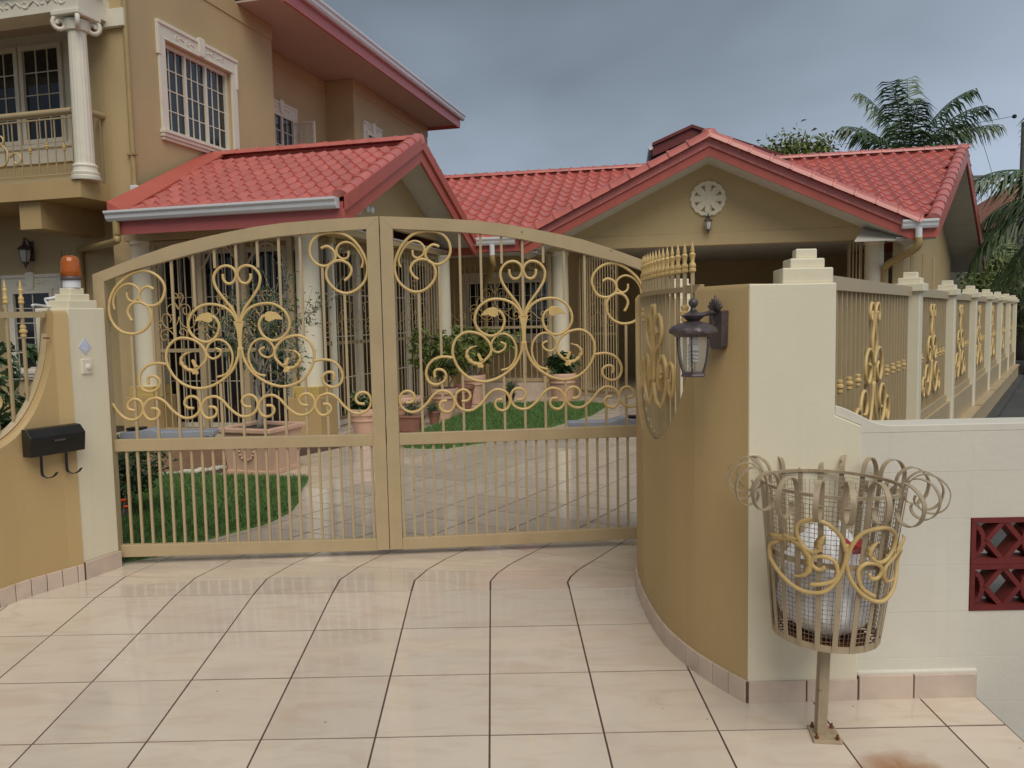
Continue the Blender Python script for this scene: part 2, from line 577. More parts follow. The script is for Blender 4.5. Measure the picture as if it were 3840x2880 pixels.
sv_ = t.nodes.new('ShaderNodeSeparateColor'); t.links.new(vor.outputs['Color'], sv_.inputs[0]); t.links.new(sv_.outputs[0], gtk.inputs[0])
t.links.new(mrv.outputs[0], nvk.inputs[0]); t.links.new(gtk.outputs[0], nvk.inputs[1])
mxs = t.nodes.new('ShaderNodeMixRGB'); mxs.inputs[2].default_value = (0.16, 0.10, 0.06, 1)
t.links.new(nvk.outputs[0], mxs.inputs[0]); t.links.new(mxd.outputs[0], mxs.inputs[1]); t.links.new(mxs.outputs[0], p.inputs['Base Color'])
nzr = t.nodes.new('ShaderNodeTexNoise'); nzr.inputs['Scale'].default_value = 1.3; nzr.inputs['Detail'].default_value = 4
t.links.new(geo.outputs['Position'], nzr.inputs['Vector'])
mrr = t.nodes.new('ShaderNodeMapRange'); mrr.inputs[1].default_value = 0.35; mrr.inputs[2].default_value = 0.7; mrr.inputs[3].default_value = 0.03; mrr.inputs[4].default_value = 0.12
t.links.new(nzr.outputs['Fac'], mrr.inputs[0]); t.links.new(mrr.outputs[0], p.inputs['Roughness'])

# patio: same tile colour with joints drawn by the material (too far off to tell the pieces apart)
m = bpy.data.materials.new('patio'); m.use_nodes = True; MATS['patio'] = m
t = m.node_tree; p = t.nodes['Principled BSDF']
geo = t.nodes.new('ShaderNodeNewGeometry'); mpn = t.nodes.new('ShaderNodeMapping'); mpn.inputs['Rotation'].default_value = (0, 0, rad(31))
br = t.nodes.new('ShaderNodeTexBrick'); br.offset = 0; br.inputs['Scale'].default_value = 1
br.inputs['Brick Width'].default_value = 0.392; br.inputs['Row Height'].default_value = 0.392; br.inputs['Mortar Size'].default_value = 0.006
br.inputs['Color1'].default_value = (0.60, 0.51, 0.42, 1); br.inputs['Color2'].default_value = (0.64, 0.55, 0.46, 1); br.inputs['Mortar'].default_value = (0.12, 0.07, 0.05, 1)
t.links.new(geo.outputs['Position'], mpn.inputs[0]); t.links.new(mpn.outputs[0], br.inputs['Vector']); t.links.new(br.outputs['Color'], p.inputs['Base Color'])
p.inputs['Roughness'].default_value = 0.14; p.inputs['Specular IOR Level'].default_value = 0.4

# ================================================================== the setting: ground
def apz(y):
    return -0.067 * (3.862 - y) if y < 3.862 else 0.0


def struct(o):
    o['kind'] = 'structure'
    return o


struct(MB().add([(-900, -900, -0.62), (900, -900, -0.62), (900, 1500, -0.62), (-900, 1500, -0.62)], [(0, 1, 2, 3)]).build('ground', 'asphalt'))
# yard of the house (earth under lawns and patio)
struct(MB().slab([(-9, 4.6), (-2.35, 4.6), (-2.2, 4.42), (0.95, 4.60), (1.15, 3.1), (2.5, 4.95), (12.5, 19.2), (12.5, 30), (-9, 30)], -0.5, -0.022).build('yard', 'soil'))
# neighbour's yard beyond the low white wall
struct(MB().slab([(1.26, 2.96), (30, 2.96), (60, 60), (17.5, 26), (2.55, 4.75)], -0.5, 0.2).build('neighbour_path', 'dark_path'))

struct(MB().slab([(1.27, 2.965), (6, 2.965), (6, 3.7), (1.75, 3.7)], 0.15, 0.206).build('drain_slab', 'concrete'))
LAWN1 = [(-2.22, 4.44), (-2.0, 4.60), (-1.957, 4.825), (-1.80, 5.05), (-1.654, 5.249), (-1.59, 5.597), (-1.62, 5.9), (-1.684, 6.156), (-1.773, 6.796),
         (-2.169, 6.873), (-3.067, 7.078), (-3.3, 6.836), (-4.2, 6.0), (-4.2, 4.7), (-2.4, 4.62)]
LAWN2 = [(-1.197, 8.366), (-0.95, 8.27), (-0.705, 8.223), (-0.34, 8.565), (-0.1, 8.9), (0.444, 9.723), (1.086, 10.869), (1.428, 11.966), (1.175, 12.455),
         (-0.364, 12.519), (-0.694, 11.166), (-1.073, 9.671)]

# driveway: apron grid, a fan of wedge strips, then the grid turned 27 degrees
drive = MB()
drive.add([(-6, 0.2, apz(0.2) - 0.0022), (1.672, 0.2, apz(0.2) - 0.0022), (1.672, 2.835, apz(2.835) - 0.0022), (1.1, 3.862, -0.0022), (-6, 3.862, -0.0022)], [(0, 1, 2, 3, 4)])
drive.add([(-6, 3.862, -0.0022), (1.1, 3.862, -0.0022), (0.9, 4.6, -0.0022), (4.6, 7.6, -0.0022), (4.2, 8.62, -0.0022), (-3.4, 8.62, -0.0022), (-3.4, 4.6, -0.0022)], [(0, 1, 2, 3, 4, 5, 6)])
# edge of the apron where it stops short above the drain
drive.box(1.655, 1.672, 0.2, 2.83, -0.6, -0.29)
driveway = drive.build('driveway', 'grout')
struct(driveway)
GAP = 0.0036
PX0, PY0 = -0.128, 3.862
tile_n = 0


def add_tile(quad):
    """quad: plan points; a thin tile with its own edge"""
    global tile_n
    cx = sum(q[0] for q in quad) / len(quad); cy = sum(q[1] for q in quad) / len(quad)
    jit = [random.uniform(-0.0007, 0.0007) for _ in quad]
    q = []
    n = len(quad)
    for i in range(n):
        x, y = quad[i]
        dx, dy = cx - x, cy - y
        l_ = math.hypot(dx, dy)
        k = min(0.45, (GAP if cy < 4.7 else 0.0052) * 1.414 / max(l_, 1e-6))
        q.append((x + dx * k, y + dy * k))
    vs = [(x, y, apz(y) + j) for (x, y), j in zip(q, jit)] + [(x, y, apz(y) - 0.02) for x, y in q]
    fs = [tuple(range(n))] + [(i, i + n, (i + 1) % n + n, (i + 1) % n) for i in range(n)]
    MB().add(vs, fs).build('tile', 'tile', driveway)
    tile_n += 1


SHR = 0.022      # the apron's joints lean a little to the left going in


def gx_at(j, y):
    return PX0 + 0.392 * j - SHR * (y - PY0)


for i in range(0, 7):
    y1 = PY0 - 0.413 * i; y0 = y1 - 0.413
    for j in range(-13, 5):
        x0 = gx_at(j, y0)
        if x0 > 1.6 or y1 < 1.2 or abs(x0 + 0.2) > 0.85 * y1 + 1.4 or (x0 > 0.9 and y0 > 2.85):
            continue
        add_tile([(x0, y0), (min(gx_at(j + 1, y0), 1.668), y0), (min(gx_at(j + 1, y1), 1.668), y1), (gx_at(j, y1), y1)])
PIV = (1.15, PY0)
LA = [0, 5.6, 11.6, 18.2, 25.0, 31.0]          # the wedge joints turn about a point under the right wing wall
CA = [-1.3, 15.0, 24.0, 30.0, 33.0]            # heading of the long joints in each wedge


def hit_line(p, head, ang):
    """walk from p along head (deg clockwise from +Y) to the wedge joint at ang"""
    dx, dy = math.sin(rad(head)), math.cos(rad(head))
    lx, ly = -math.cos(rad(ang)), math.sin(rad(ang))
    # p + t*d = PIV + u*l
    det = dx * (-ly) + lx * dy
    rx, ry = PIV[0] - p[0], PIV[1] - p[1]
    t_ = (rx * (-ly) + lx * ry) / det
    return (p[0] + dx * t_, p[1] + dy * t_), t_


cols = {}
for j in range(-8, 4):
    p_ = (gx_at(j, PY0), PY0)
    q = [p_]
    for k in range(5):
        n_, t_ = hit_line(q[-1], CA[k], LA[k + 1])
        q.append(n_ if t_ > 0 else q[-1])
    cols[j] = q
for k in range(5):
    for j in range(-8, 3):
        q = [cols[j][k], cols[j + 1][k], cols[j + 1][k + 1], cols[j][k + 1]]
        if min(math.dist(q[0], q[3]), math.dist(q[0], q[1])) < 0.012:
            continue
        if math.dist(q[1], q[2]) < 0.004:
            q = [q[0], q[1], q[3]]
        if all(inpoly(x, y, LAWN1) for x, y in q) or max(x for x, y in q) < -2.3:
            continue
        add_tile(q)
ae = rad(31.0)
ux, uy = math.cos(ae), -math.sin(ae)
vx, vy = math.sin(ae), math.cos(ae)
sp = math.dist(cols[-3][5], cols[1][5]) / 4
o5 = cols[0][5]
for i in range(0, 15):
    for j in range(-10, 14):
        q = []
        for ds, dt in ((0, 0), (1, 0), (1, 1), (0, 1)):
            s_ = (j + ds) * sp; t_ = (i + dt) * sp
            q.append((o5[0] + ux * s_ + vx * t_, o5[1] + uy * s_ + vy * t_))
        cx = sum(a for a, b in q) / 4; cy = sum(b for a, b in q) / 4
        if cx < -2.5 or cx > 0.42 * cy or cx < -0.40 * cy or cy > 9.0 or cy < 3.95:
            continue
        if all(inpoly(x, y, LAWN1) or inpoly(x, y, LAWN2) for x, y in q):
            continue
        add_tile(q)
# patio beyond: joints too fine to tell apart there
struct(MB().slab([(-3.3, 8.30), (4.2, 8.30), (6.5, 11.4), (6.0, 19.5), (-4, 19.5)], -0.06, -0.0062).build('patio', 'patio'))
# garden bed of brown pavers along the left
struct(MB().slab([(-6, 6.2), (-3.35, 6.85), (-2.85, 7.35), (-2.6, 9.0), (-6, 9.3)], -0.05, -0.001).build('garden_bed', 'brown_paver'))


def make_lawn(poly, n, h, label):
    xs = [p[0] for p in poly]; ys = [p[1] for p in poly]
    pts = []
    while len(pts) < n:
        a = rng.uniform(min(xs), max(xs), 4000); b = rng.uniform(min(ys), max(ys), 4000)
        pts += [(x, y) for x, y in zip(a, b) if inpoly(x, y, poly)]
    P = np.array(pts[:n])
    an = rng.uniform(0, 2 * PI, n); w = rng.uniform(0.003, 0.0055, n)
    hh = h * rng.uniform(0.55, 1.3, n)
    lean = rng.normal(0, 0.5, (n, 2)) * hh[:, None]
    base = np.column_stack([P, np.full(n, 0.0)])
    s_ = np.column_stack([np.cos(an) * w, np.sin(an) * w, np.zeros(n)])
    tip = base + np.column_stack([lean, hh])
    V = np.stack([base - s_, base + s_, tip], 1).reshape(-1, 3)
    me = raw_mesh('lawn', V, np.arange(3 * n).reshape(-1, 3), 'grass', 3)
    o = bpy.data.objects.new('lawn', me); COL.objects.link(o)
    tag(o, label, 'lawn', kind='stuff')
    cx = sum(xs) / len(xs); cy = sum(ys) / len(ys)
    MB().slab([(x, y) for x, y in poly], -0.04, 0.012).build('turf', 'grass', o)


make_lawn(LAWN1, 60000, 0.045, 'short green lawn just inside the left half of the gate')
make_lawn(LAWN2, 45000, 0.055, 'curved green lawn before the verandah behind the right half of the gate')

# ================================================================== left gate pillar, wing wall and what hangs on them
TP = frame((-2.295, 4.145), 0)
ex, ey = 0.365, 0.931        # along the cream face (away)
nx, ny = -0.931, 0.365       # into the pillar


def TPL(p):
    """a along the face, b into the pillar, c up"""
    return (-2.295 + ex * p[0] + nx * p[1], 4.145 + ey * p[0] + ny * p[1], p[2])


pil = thing('gate_pillar', (-2.29, 4.2, 0), 'cream gate pillar with stepped cap under the amber beacon', 'pillar')
MB(TPL).box(0.0, 0.232, 0.0, 0.24, 0.09, 1.442).build('shaft', 'cream', pil, bevel=0.008)
MB(TPL).box(0.018, 0.195, 0.010, 0.165, 1.4415, 1.482).build('cap_step', 'cream', pil, bevel=0.005)
MB(TPL).box(0.042, 0.168, 0.030, 0.140, 1.4815, 1.516).build('cap_step', 'cream', pil, bevel=0.005)
MB(TPL).box(0.062, 0.148, 0.045, 0.125, 1.5155, 1.547).build('cap_step', 'cream', pil, bevel=0.005)
MB(TPL).box(0.004, 0.236, -0.012, 0.22, -0.05, 0.092).build('skirting_tile', 'skirt_tile', pil, bevel=0.003)
MB(TPL).box(-0.006, 0.004, -0.010, 0.2, -0.05, 0.091).build('skirting_joint', 'grout', pil)

# beacon
bx_, by_ = TPL((0.105, 0.082, 0))[:2]
be = thing('beacon_lamp', (bx_, by_, 1.547), 'amber warning beacon on a white box atop the left gate pillar', 'beacon')
MB().lathe([(0.040, 0), (0.0435, 0.002), (0.0435, 0.040), (0.041, 0.042)], (bx_, by_, 1.548), 28).build('base', 'white_plastic', be, smooth=True)
MB().lathe([(0.051, 0), (0.052, 0.004), (0.052, 0.012), (0.0495, 0.018)], (bx_, by_, 1.590), 28).build('collar', 'bronze', be, smooth=True)
MB().lathe([(0.050, 0), (0.0495, 0.03), (0.046, 0.075), (0.042, 0.094), (0.033, 0.107), (0.016, 0.112), (0.002, 0.1125)], (bx_, by_, 1.6075), 32,
           rmod=lambda an, z: 1 + 0.012 * math.cos(24 * an)).build('dome', 'amber', be, smooth='all')
MB().lathe([(0.014, 0), (0.018, 0.02), (0.022, 0.05), (0.015, 0.07), (0.003, 0.085)], (bx_, by_, 1.612), 14).build('bulb', 'amber_core', be, smooth='all')
for dx in (-0.026, 0.024):
    MB().lathe([(0.003, 0), (0.011, 0.003), (0.011, 0.016), (0.003, 0.018)], (bx_ + dx, by_ - 0.027, 1.633), 12).build('reflector', 'dark_glass', be, smooth=True)
MB().tube([(bx_ - 0.052, by_ + 0.02, 1.60), (bx_ - 0.053, by_ + 0.02, 1.75)], 0.0022, 6).build('antenna', 'iron_black', be)
# conduit on the cap
c0 = [TPL(q) for q in [(0.02, 0.145, 1.450), (0.02, 0.160, 1.458), (0.012, 0.168, 1.49), (0.02, 0.150, 1.493), (0.045, 0.135, 1.500)]]
MB().tube(smooth_path([(-2.40, 4.02, 1.452), (-2.405, 4.06, 1.456)] + c0, 5), 0.0065, 7).build('cable_conduit', 'white_plastic', None, smooth='all',
          label='short bent white cable conduit climbing the left pillar cap', cat='conduit')
# sticker and bell
st = MB(TPL)
st.add([(0.053, -0.0035, 1.236), (0.091, -0.0035, 1.279), (0.129, -0.0035, 1.236), (0.091, -0.0035, 1.193), (0.053, 0.001, 1.236), (0.091, 0.001, 1.279), (0.129, 0.001, 1.236), (0.091, 0.001, 1.193)],
       [(3, 2, 1, 0), (0, 1, 5, 4), (1, 2, 6, 5), (2, 3, 7, 6), (3, 0, 4, 7)])
stk = thing('sticker', (-2.29, 4.16, 1.19), 'pale blue diamond sticker on the left cream pillar', 'sticker')
st.build('sheet', 'sticker', stk)
m_ = MB(TPL)
for z, a, b in ((1.250, 0.082, 0.100), (1.243, 0.076, 0.106), (1.233, 0.070, 0.112), (1.226, 0.072, 0.110), (1.219, 0.077, 0.104), (1.211, 0.083, 0.098)):
    m_.box(a, b, -0.0050, -0.0036, z, z + 0.0035)
m_.add([(0.083, -0.005, 1.258), (0.099, -0.005, 1.258), (0.091, -0.005, 1.268)], [(0, 1, 2)])
m_.build('print', 'sticker_white', stk)
bell = thing('doorbell', (-2.28, 4.19, 1.09), 'cream doorbell plate with round button on the left pillar', 'doorbell')
MB(TPL).box(0.062, 0.124, -0.010, 0.002, 1.092, 1.171).build('plate', 'cream_trim', bell, bevel=0.003)
MB(lambda p: TPL((0.097 + p[0], -0.010 - p[2], 1.128 + p[1]))).lathe([(0.017, 0), (0.017, 0.004), (0.012, 0.006), (0.011, 0.012), (0.004, 0.014)], (0, 0, 0), 18).build('button', 'cream_trim', bell, smooth=True)

# wing wall (left): plan runs from the pillar towards the street
WL = smooth_path([(-2.290, 4.137), (-2.365, 4.020), (-2.443, 3.885), (-2.505, 3.755), (-2.60, 3.58), (-2.75, 3.38), (-2.95, 3.22), (-3.2, 3.1)], 10)


def arclen(P):
    S_ = [0.0]
    for a, b in zip(P[:-1], P[1:]):
        S_.append(S_[-1] + math.hypot(b[0] - a[0], b[1] - a[1]))
    return S_


def on_curve(P, S_, s_):
    s_ = max(0, min(S_[-1], s_))
    i = 0
    while i < len(S_) - 2 and S_[i + 1] < s_:
        i += 1
    f = (s_ - S_[i]) / max(1e-9, S_[i + 1] - S_[i])
    x = P[i][0] + (P[i + 1][0] - P[i][0]) * f; y = P[i][1] + (P[i + 1][1] - P[i][1]) * f
    tx, ty = P[i + 1][0] - P[i][0], P[i + 1][1] - P[i][1]
    l_ = math.hypot(tx, ty)
    return x, y, tx / l_, ty / l_


def wing(P, side, hfun, zlow, thick, name_mat, N_=90, s_end=None):
    """curved wall; side=+1: thickness to the left of travel"""
    S_ = arclen(P)
    mb = MB()
    e_ = s_end or S_[-1]
    vs = []
    for i in range(N_ + 1):
        s_ = e_ * i / N_
        x, y, tx, ty = on_curve(P, S_, s_)
        ox, oy = -ty * side * thick, tx * side * thick
        h = hfun(s_)
        zl = zlow(y)
        rdd = 0.02
        vs += [(x, y, zl), (x, y, h - rdd), (x + ox * 0.12, y + oy * 0.12, h), (x + ox * 0.88, y + oy * 0.88, h), (x + ox, y + oy, h - rdd), (x + ox, y + oy, zl)]
    fs = []
    for i in range(N_):
        for k in range(5):
            a = i * 6 + k
            fs.append((a, a + 1, a + 7, a + 6) if side > 0 else (a, a + 6, a + 7, a + 1))
    fs.append((0, 1, 2, 3, 4, 5)); fs.append(tuple(N_ * 6 + k for k in range(5, -1, -1)))
    return mb.add(vs, fs)


SL = arclen(WL)


def h_left(s_):
    # flat by the pillar, then a round scoop
    if s_ < 0.075:
        return 1.425
    u_ = min(1.0, (s_ - 0.075) / 0.37)
    if s_ > 0.445:
        u_ = max(0.0, (0.815 - s_) / 0.37)
    d_ = math.sqrt(max(0, 1 - (1 - u_) ** 2))
    return 1.425 - 0.655 * d_


lw = thing('wing_wall', (-2.4, 3.9, 0), 'ochre wing wall with scooped top at left, carrying the mailbox', 'wall')
wing(WL, -1, h_left, lambda y: -0.25, 0.13, 'ochre', 120).build('wall', 'ochre', lw, smooth=True)
# skirting tiles along its foot
ws = 0.0
while ws < SL[-1] - 0.1:
    w_ = 0.036 if ws == 0 else 0.0795
    vs = []
    a = on_curve(WL, SL, ws + 0.0035); b = on_curve(WL, SL, ws + w_ - 0.0005)
    lo = []
    for (x, y, tx, ty) in (a, b):
        lo += [(x, y, tx, ty)]
    (x0, y0, tx, ty), (x1, y1, tx1, ty1) = lo
    ox, oy = -ty, tx
    # front is towards the drive (right of travel here)
    f = 0.011
    o_ = MB().hexa([(x0 + ox * f, y0 + oy * f, apz(y0) - 0.05), (x1 - ty1 * f, y1 + tx1 * f, apz(y1) - 0.05), (x1 + ty1 * 0.02, y1 - tx1 * 0.02, apz(y1) - 0.05), (x0 - ox * 0.02, y0 - oy * 0.02, apz(y0) - 0.05)],
                   [(x0 + ox * f, y0 + oy * f, apz(y0) + 0.088), (x1 - ty1 * f, y1 + tx1 * f, apz(y1) + 0.088), (x1 + ty1 * 0.02, y1 - tx1 * 0.02, apz(y1) + 0.088), (x0 - ox * 0.02, y0 - oy * 0.02, apz(y0) + 0.088)])
    o_.build('skirting_tile', 'skirt_tile', lw, bevel=0.002)
    ws += w_
gj = MB()
for i in range(60):
    a = on_curve(WL, SL, SL[-1] * i / 60); b = on_curve(WL, SL, SL[-1] * (i + 1) / 60)
    gj.add([(a[0] - a[3] * 0.006, a[1] + a[2] * 0.006, -0.2), (b[0] - b[3] * 0.006, b[1] + b[2] * 0.006, -0.2), (b[0] - b[3] * 0.006, b[1] + b[2] * 0.006, apz(b[1]) + 0.086), (a[0] - a[3] * 0.006, a[1] + a[2] * 0.006, apz(a[1]) + 0.086)], [(0, 1, 2, 3)])
gj.build('skirting_joint', 'grout', lw)
MB().box(-2.372, -2.364, 4.045, 4.052, 1.285, 1.291).tube([(-2.37, 4.05, 1.288), (-2.345, 4.06, 1.287)], 0.004, 6).build('nail', 'rust', lw)


def spear(mb, x, y, z, k=1.0):
    """gold spear head, foot at z"""
    mb.lathe([(0.010 * k, 0), (0.0135 * k, 0.004), (0.0135 * k, 0.012), (0.010 * k, 0.016), (0.0135 * k, 0.022), (0.0125 * k, 0.030), (0.007 * k, 0.040), (0.009 * k, 0.055), (0.0125 * k, 0.068),
              (0.006 * k, 0.076), (0.008 * k, 0.083), (0.0045 * k, 0.100), (0.001, 0.118)], (x, y, z), 10)
    return mb


def collar(mb, x, y, z, k=1.0):
    mb.lathe([(0.010 * k, -0.030 * k), (0.014 * k, -0.027 * k), (0.014 * k, -0.018 * k), (0.010 * k, -0.014 * k), (0.019 * k, -0.006 * k), (0.019 * k, 0.004 * k), (0.011 * k, 0.010 * k),
              (0.015 * k, 0.018 * k), (0.014 * k, 0.026 * k), (0.008 * k, 0.030 * k)], (x, y, z), 10)
    return mb


# iron grille set in the left scoop
gl = thing('scoop_grille', (-2.5, 3.7, 0.8), 'tan iron grille with gold spear heads in the left wing wall scoop', 'grille')


def wl_mid(s_):
    x, y, tx, ty = on_curve(WL, SL, s_)
    return x + ty * 0.065, y - tx * 0.065


rail = MB()
pth = [wl_mid(0.085 + 0.72 * i / 30) for i in range(31)]
for a, b in zip(pth[:-1], pth[1:]):
    rail.bar((*a, 1.407), (*b, 1.407), 0.030, 0.018)
rail.build('top_rail', 'rail_tan', gl)
fr = MB()
arc = []
for i in range(41):
    s_ = 0.082 + 0.725 * i / 40
    x, y = wl_mid(s_)
    arc.append((x, y, h_left(s_) + 0.010))
for a, b in zip(arc[:-1], arc[1:]):
    fr.bar(a, b, 0.03, 0.022)
fr.build('curved_frame', 'rail_tan', gl)
for i in range(8):
    s_ = 0.19 + 0.0735 * i
    x, y = wl_mid(s_)
    MB().bar((x, y, h_left(s_)), (x, y, 1.465), 0.013).build('bar', 'rail_tan', gl)
    spear(MB(), x, y, 1.462).build('spear_head', 'gold', gl, smooth=True)
    if i in (0, 2, 5, 7):
        collar(MB(), x, y, 1.325 if i in (0, 7) else 1.20).build('collar', 'gold', gl, smooth=True)


def spiral(cx, cz, r0, r1, a0, a1, n=16):
    return [(cx + (r0 + (r1 - r0) * i / n) * math.cos(a0 + (a1 - a0) * i / n), cz + (r0 + (r1 - r0) * i / n) * math.sin(a0 + (a1 - a0) * i / n)) for i in range(n + 1)]


def curve_scroll(name, pts, Pm, r=0.007, parent=None, m='gold', off=0.0):
    """pts in (s,z) along a plan curve"""
    path = []
    for s_, z in smooth_path(pts, 3):
        x, y = Pm(s_)
        path.append((x, y, z))
    return MB().tube(path, r, 6).build(name, m, parent, smooth='all')


for sg, c_ in ((1, 0.36), (-1, 0.53)):
    curve_scroll('scroll', spiral(c_, 0.975, 0.055, 0.022, PI / 2 if sg > 0 else PI / 2, (PI / 2 + 5.2) if sg > 0 else (PI / 2 - 5.2)), wl_mid, 0.0075, gl)
    curve_scroll('scroll', spiral(c_ + 0.02 * sg, 1.09, 0.045, 0.018, -PI / 2, -PI / 2 + sg * 5.0), wl_mid, 0.0075, gl)

# mailbox with two newspaper hooks
mbx = thing('mailbox', (-2.42, 4.0, 0.7), 'black metal mailbox with two paper hooks on the left ochre wall', 'mailbox')
dxm, dym = -0.470, -0.883     # along the wall towards the street
fxm, fym = 0.883, -0.470      # out of the wall


def TM(p):
    return (-2.295 + dxm * p[0] + fxm * p[1], 4.145 + dym * p[0] + fym * p[1], p[2])


b_ = MB(TM)
prof = [(0.012, 0.705), (0.075, 0.705), (0.088, 0.80), (0.050, 0.838), (0.012, 0.842)]
b_.add([(0.0, p_[0], p_[1]) for p_ in prof] + [(0.285, p_[0], p_[1]) for p_ in prof], [(0, 1, 2, 3, 4), (9, 8, 7, 6, 5)] + [(i, i + 5, (i + 1) % 5 + 5, (i + 1) % 5) for i in range(5)])
b_.build('box', 'iron_black', mbx, bevel=0.003)
MB(TM).add([(0.02, 0.0855, 0.802), (0.265, 0.0855, 0.802), (0.20, 0.0895, 0.775), (0.085, 0.0895, 0.775), (0.02, 0.0835, 0.806), (0.265, 0.0835, 0.806), (0.20, 0.082, 0.772), (0.085, 0.082, 0.772)],
           [(0, 1, 2, 3), (0, 4, 5, 1), (1, 5, 6, 2), (2, 6, 7, 3), (3, 7, 4, 0)]).build('flap', 'iron_black', mbx)
MB(TM).box(0.115, 0.17, 0.090, 0.097, 0.772, 0.781).build('pull', 'bronze', mbx)
for a_ in (0.075, 0.205):
    hp = [(a_, 0.03, 0.71), (a_, 0.028, 0.66), (a_, 0.028, 0.62), (a_ - 0.004, 0.03, 0.598), (a_ - 0.022, 0.045, 0.586), (a_ - 0.040, 0.062, 0.594), (a_ - 0.050, 0.072, 0.612)]
    hp = [TM(q) for q in smooth_path(hp, 4)]
    MB().ribbon(hp, (0.75, 0.62, 0.05), 0.013, 0.004).build('paper_hook', 'iron_black', mbx)

# ================================================================== right wing wall, its pillars and grille
WR = smooth_path([(.832, 2.796), (.768, 2.895), (.696, 3.035), (.632, 3.23), (.602, 3.471), (.597, 3.748), (.622, 3.98), (.69, 4.2), (.80, 4.42)], 12)
SR = arclen(WR)


def h_right(s_):
    if s_ < 0.272:
        return 1.443
    u_ = min(1.0, (s_ - 0.272) / 0.455)
    if s_ > 0.727:
        u_ = max(0.0, (1.182 - s_) / 0.455)
    return 1.443 - 0.643 * math.sqrt(max(0, 1 - (1 - u_) ** 2.0)) ** 0.92


rw = thing('wing_wall', (0.7, 3.2, 0), 'curved ochre wing wall at right, carrying the bronze lantern', 'wall')
wing(WR, -1, h_right, lambda y: -0.3, 0.12, 'ochre', 140).build('wall', 'ochre', rw, smooth=True)
ws = 0.0
while ws < 1.25:
    w_ = 0.081
    (x0, y0, tx, ty), (x1, y1, tx1, ty1) = on_curve(WR, SR, ws + 0.001), on_curve(WR, SR, ws + w_ - 0.0025)
    ox, oy = -ty, tx
    ox1, oy1 = -ty1, tx1
    f = 0.010
    MB().hexa([(x0 + ox * f, y0 + oy * f, apz(y0) - 0.06), (x1 + ox1 * f, y1 + oy1 * f, apz(y1) - 0.06), (x1 - ox1 * 0.02, y1 - oy1 * 0.02, apz(y1) - 0.06), (x0 - ox * 0.02, y0 - oy * 0.02, apz(y0) - 0.06)],
              [(x0 + ox * f, y0 + oy * f, apz(y0) + 0.082), (x1 + ox1 * f, y1 + oy1 * f, apz(y1) + 0.082), (x1 - ox1 * 0.02, y1 - oy1 * 0.02, apz(y1) + 0.082), (x0 - ox * 0.02, y0 - oy * 0.02, apz(y0) + 0.082)]).build('skirting_tile', 'skirt_tile', rw, bevel=0.002)
    ws += w_
gj = MB()
for i in range(60):
    a = on_curve(WR, SR, 1.25 * i / 60); b = on_curve(WR, SR, 1.25 * (i + 1) / 60)
    gj.add([(a[0] - a[3] * 0.004, a[1] + a[2] * 0.004, -0.2), (b[0] - b[3] * 0.004, b[1] + b[2] * 0.004, -0.2), (b[0] - b[3] * 0.004, b[1] + b[2] * 0.004, apz(b[1]) + 0.079), (a[0] - a[3] * 0.004, a[1] + a[2] * 0.004, apz(a[1]) + 0.079)], [(0, 1, 2, 3)])
gj.build('skirting_joint', 'grout', rw)

# front pillar (cream)
fp = thing('front_pillar', (1.03, 2.9, -0.08), 'cream front pillar with stepped cap behind the rubbish basket', 'pillar')
MB(lambda p: (p[0], 2.7955 + 0.0165 * (p[0] - 0.834) + p[1], p[2])).prism([(0.834, -0.3), (1.2362, -0.3), (1.2362, 0.934), (1.1425, 0.974), (1.1425, 1.441), (0.834, 1.441)], 0.0, 0.10).build('shaft', 'cream', fp, bevel=0.005)
MB().slab([(0.96, 2.89), (1.1405, 2.89), (1.1405, 3.0), (0.985, 3.0)], -0.3, 1.4405).build('shaft', 'cream', fp)
MB().slab([(0.958, 2.818), (1.139, 2.822), (1.139, 3.0), (0.984, 3.0)], 1.4405, 1.496).build('cap_step', 'cream', fp, bevel=0.005)
MB().slab([(0.992, 2.838), (1.116, 2.842), (1.122, 2.96), (1.006, 2.96)], 1.4955, 1.530).build('cap_step', 'cream', fp, bevel=0.005)
MB().slab([(1.018, 2.858), (1.096, 2.862), (1.099, 2.94), (1.034, 2.94)], 1.5295, 1.565).build('cap_step', 'cream', fp, bevel=0.005)
for a, b in ((0.8365, 1.0450), (1.0495, 1.2335)):
    MB().slab([(a, 2.786 + (a - .83) * 0.016), (b, 2.786 + (b - .83) * 0.016), (b, 2.81), (a, 2.81)], -0.2, 0.008).build('skirting_tile', 'skirt_tile', fp, bevel=0.003)
MB().slab([(0.829, 2.789), (1.238, 2.7945), (1.238, 2.81), (0.829, 2.81)], -0.2, 0.005).build('skirting_joint', 'grout', fp)

# far gate post pillar on the right, its cap shows behind the spears
gp_ = thing('gate_pillar', (0.96, 4.58, 0), 'cream gate pillar behind the gold spears of the right wing', 'pillar')
TG2 = frame((0.87, 4.47), -12)
MB(TG2).box(0, 0.24, 0, 0.24, -0.2, 1.442).build('shaft', 'cream', gp_, bevel=0.008)
for k, (i0, z0, z1) in enumerate(((0.018, 1.4415, 1.482), (0.045, 1.4815, 1.516), (0.07, 1.5155, 1.547))):
    MB(TG2).box(i0, 0.24 - i0, i0, 0.24 - i0, z0, z1).build('cap_step', 'cream', gp_, bevel=0.005)

# grille in the right scoop
gr = thing('scoop_grille', (0.6, 3.5, 0.8), 'tan iron grille with gold spears and scrollwork in the right wing wall scoop', 'grille')


def wr_mid(s_, off=0.06):
    x, y, tx, ty = on_curve(WR, SR, s_)
    return x + ty * off, y - tx * off


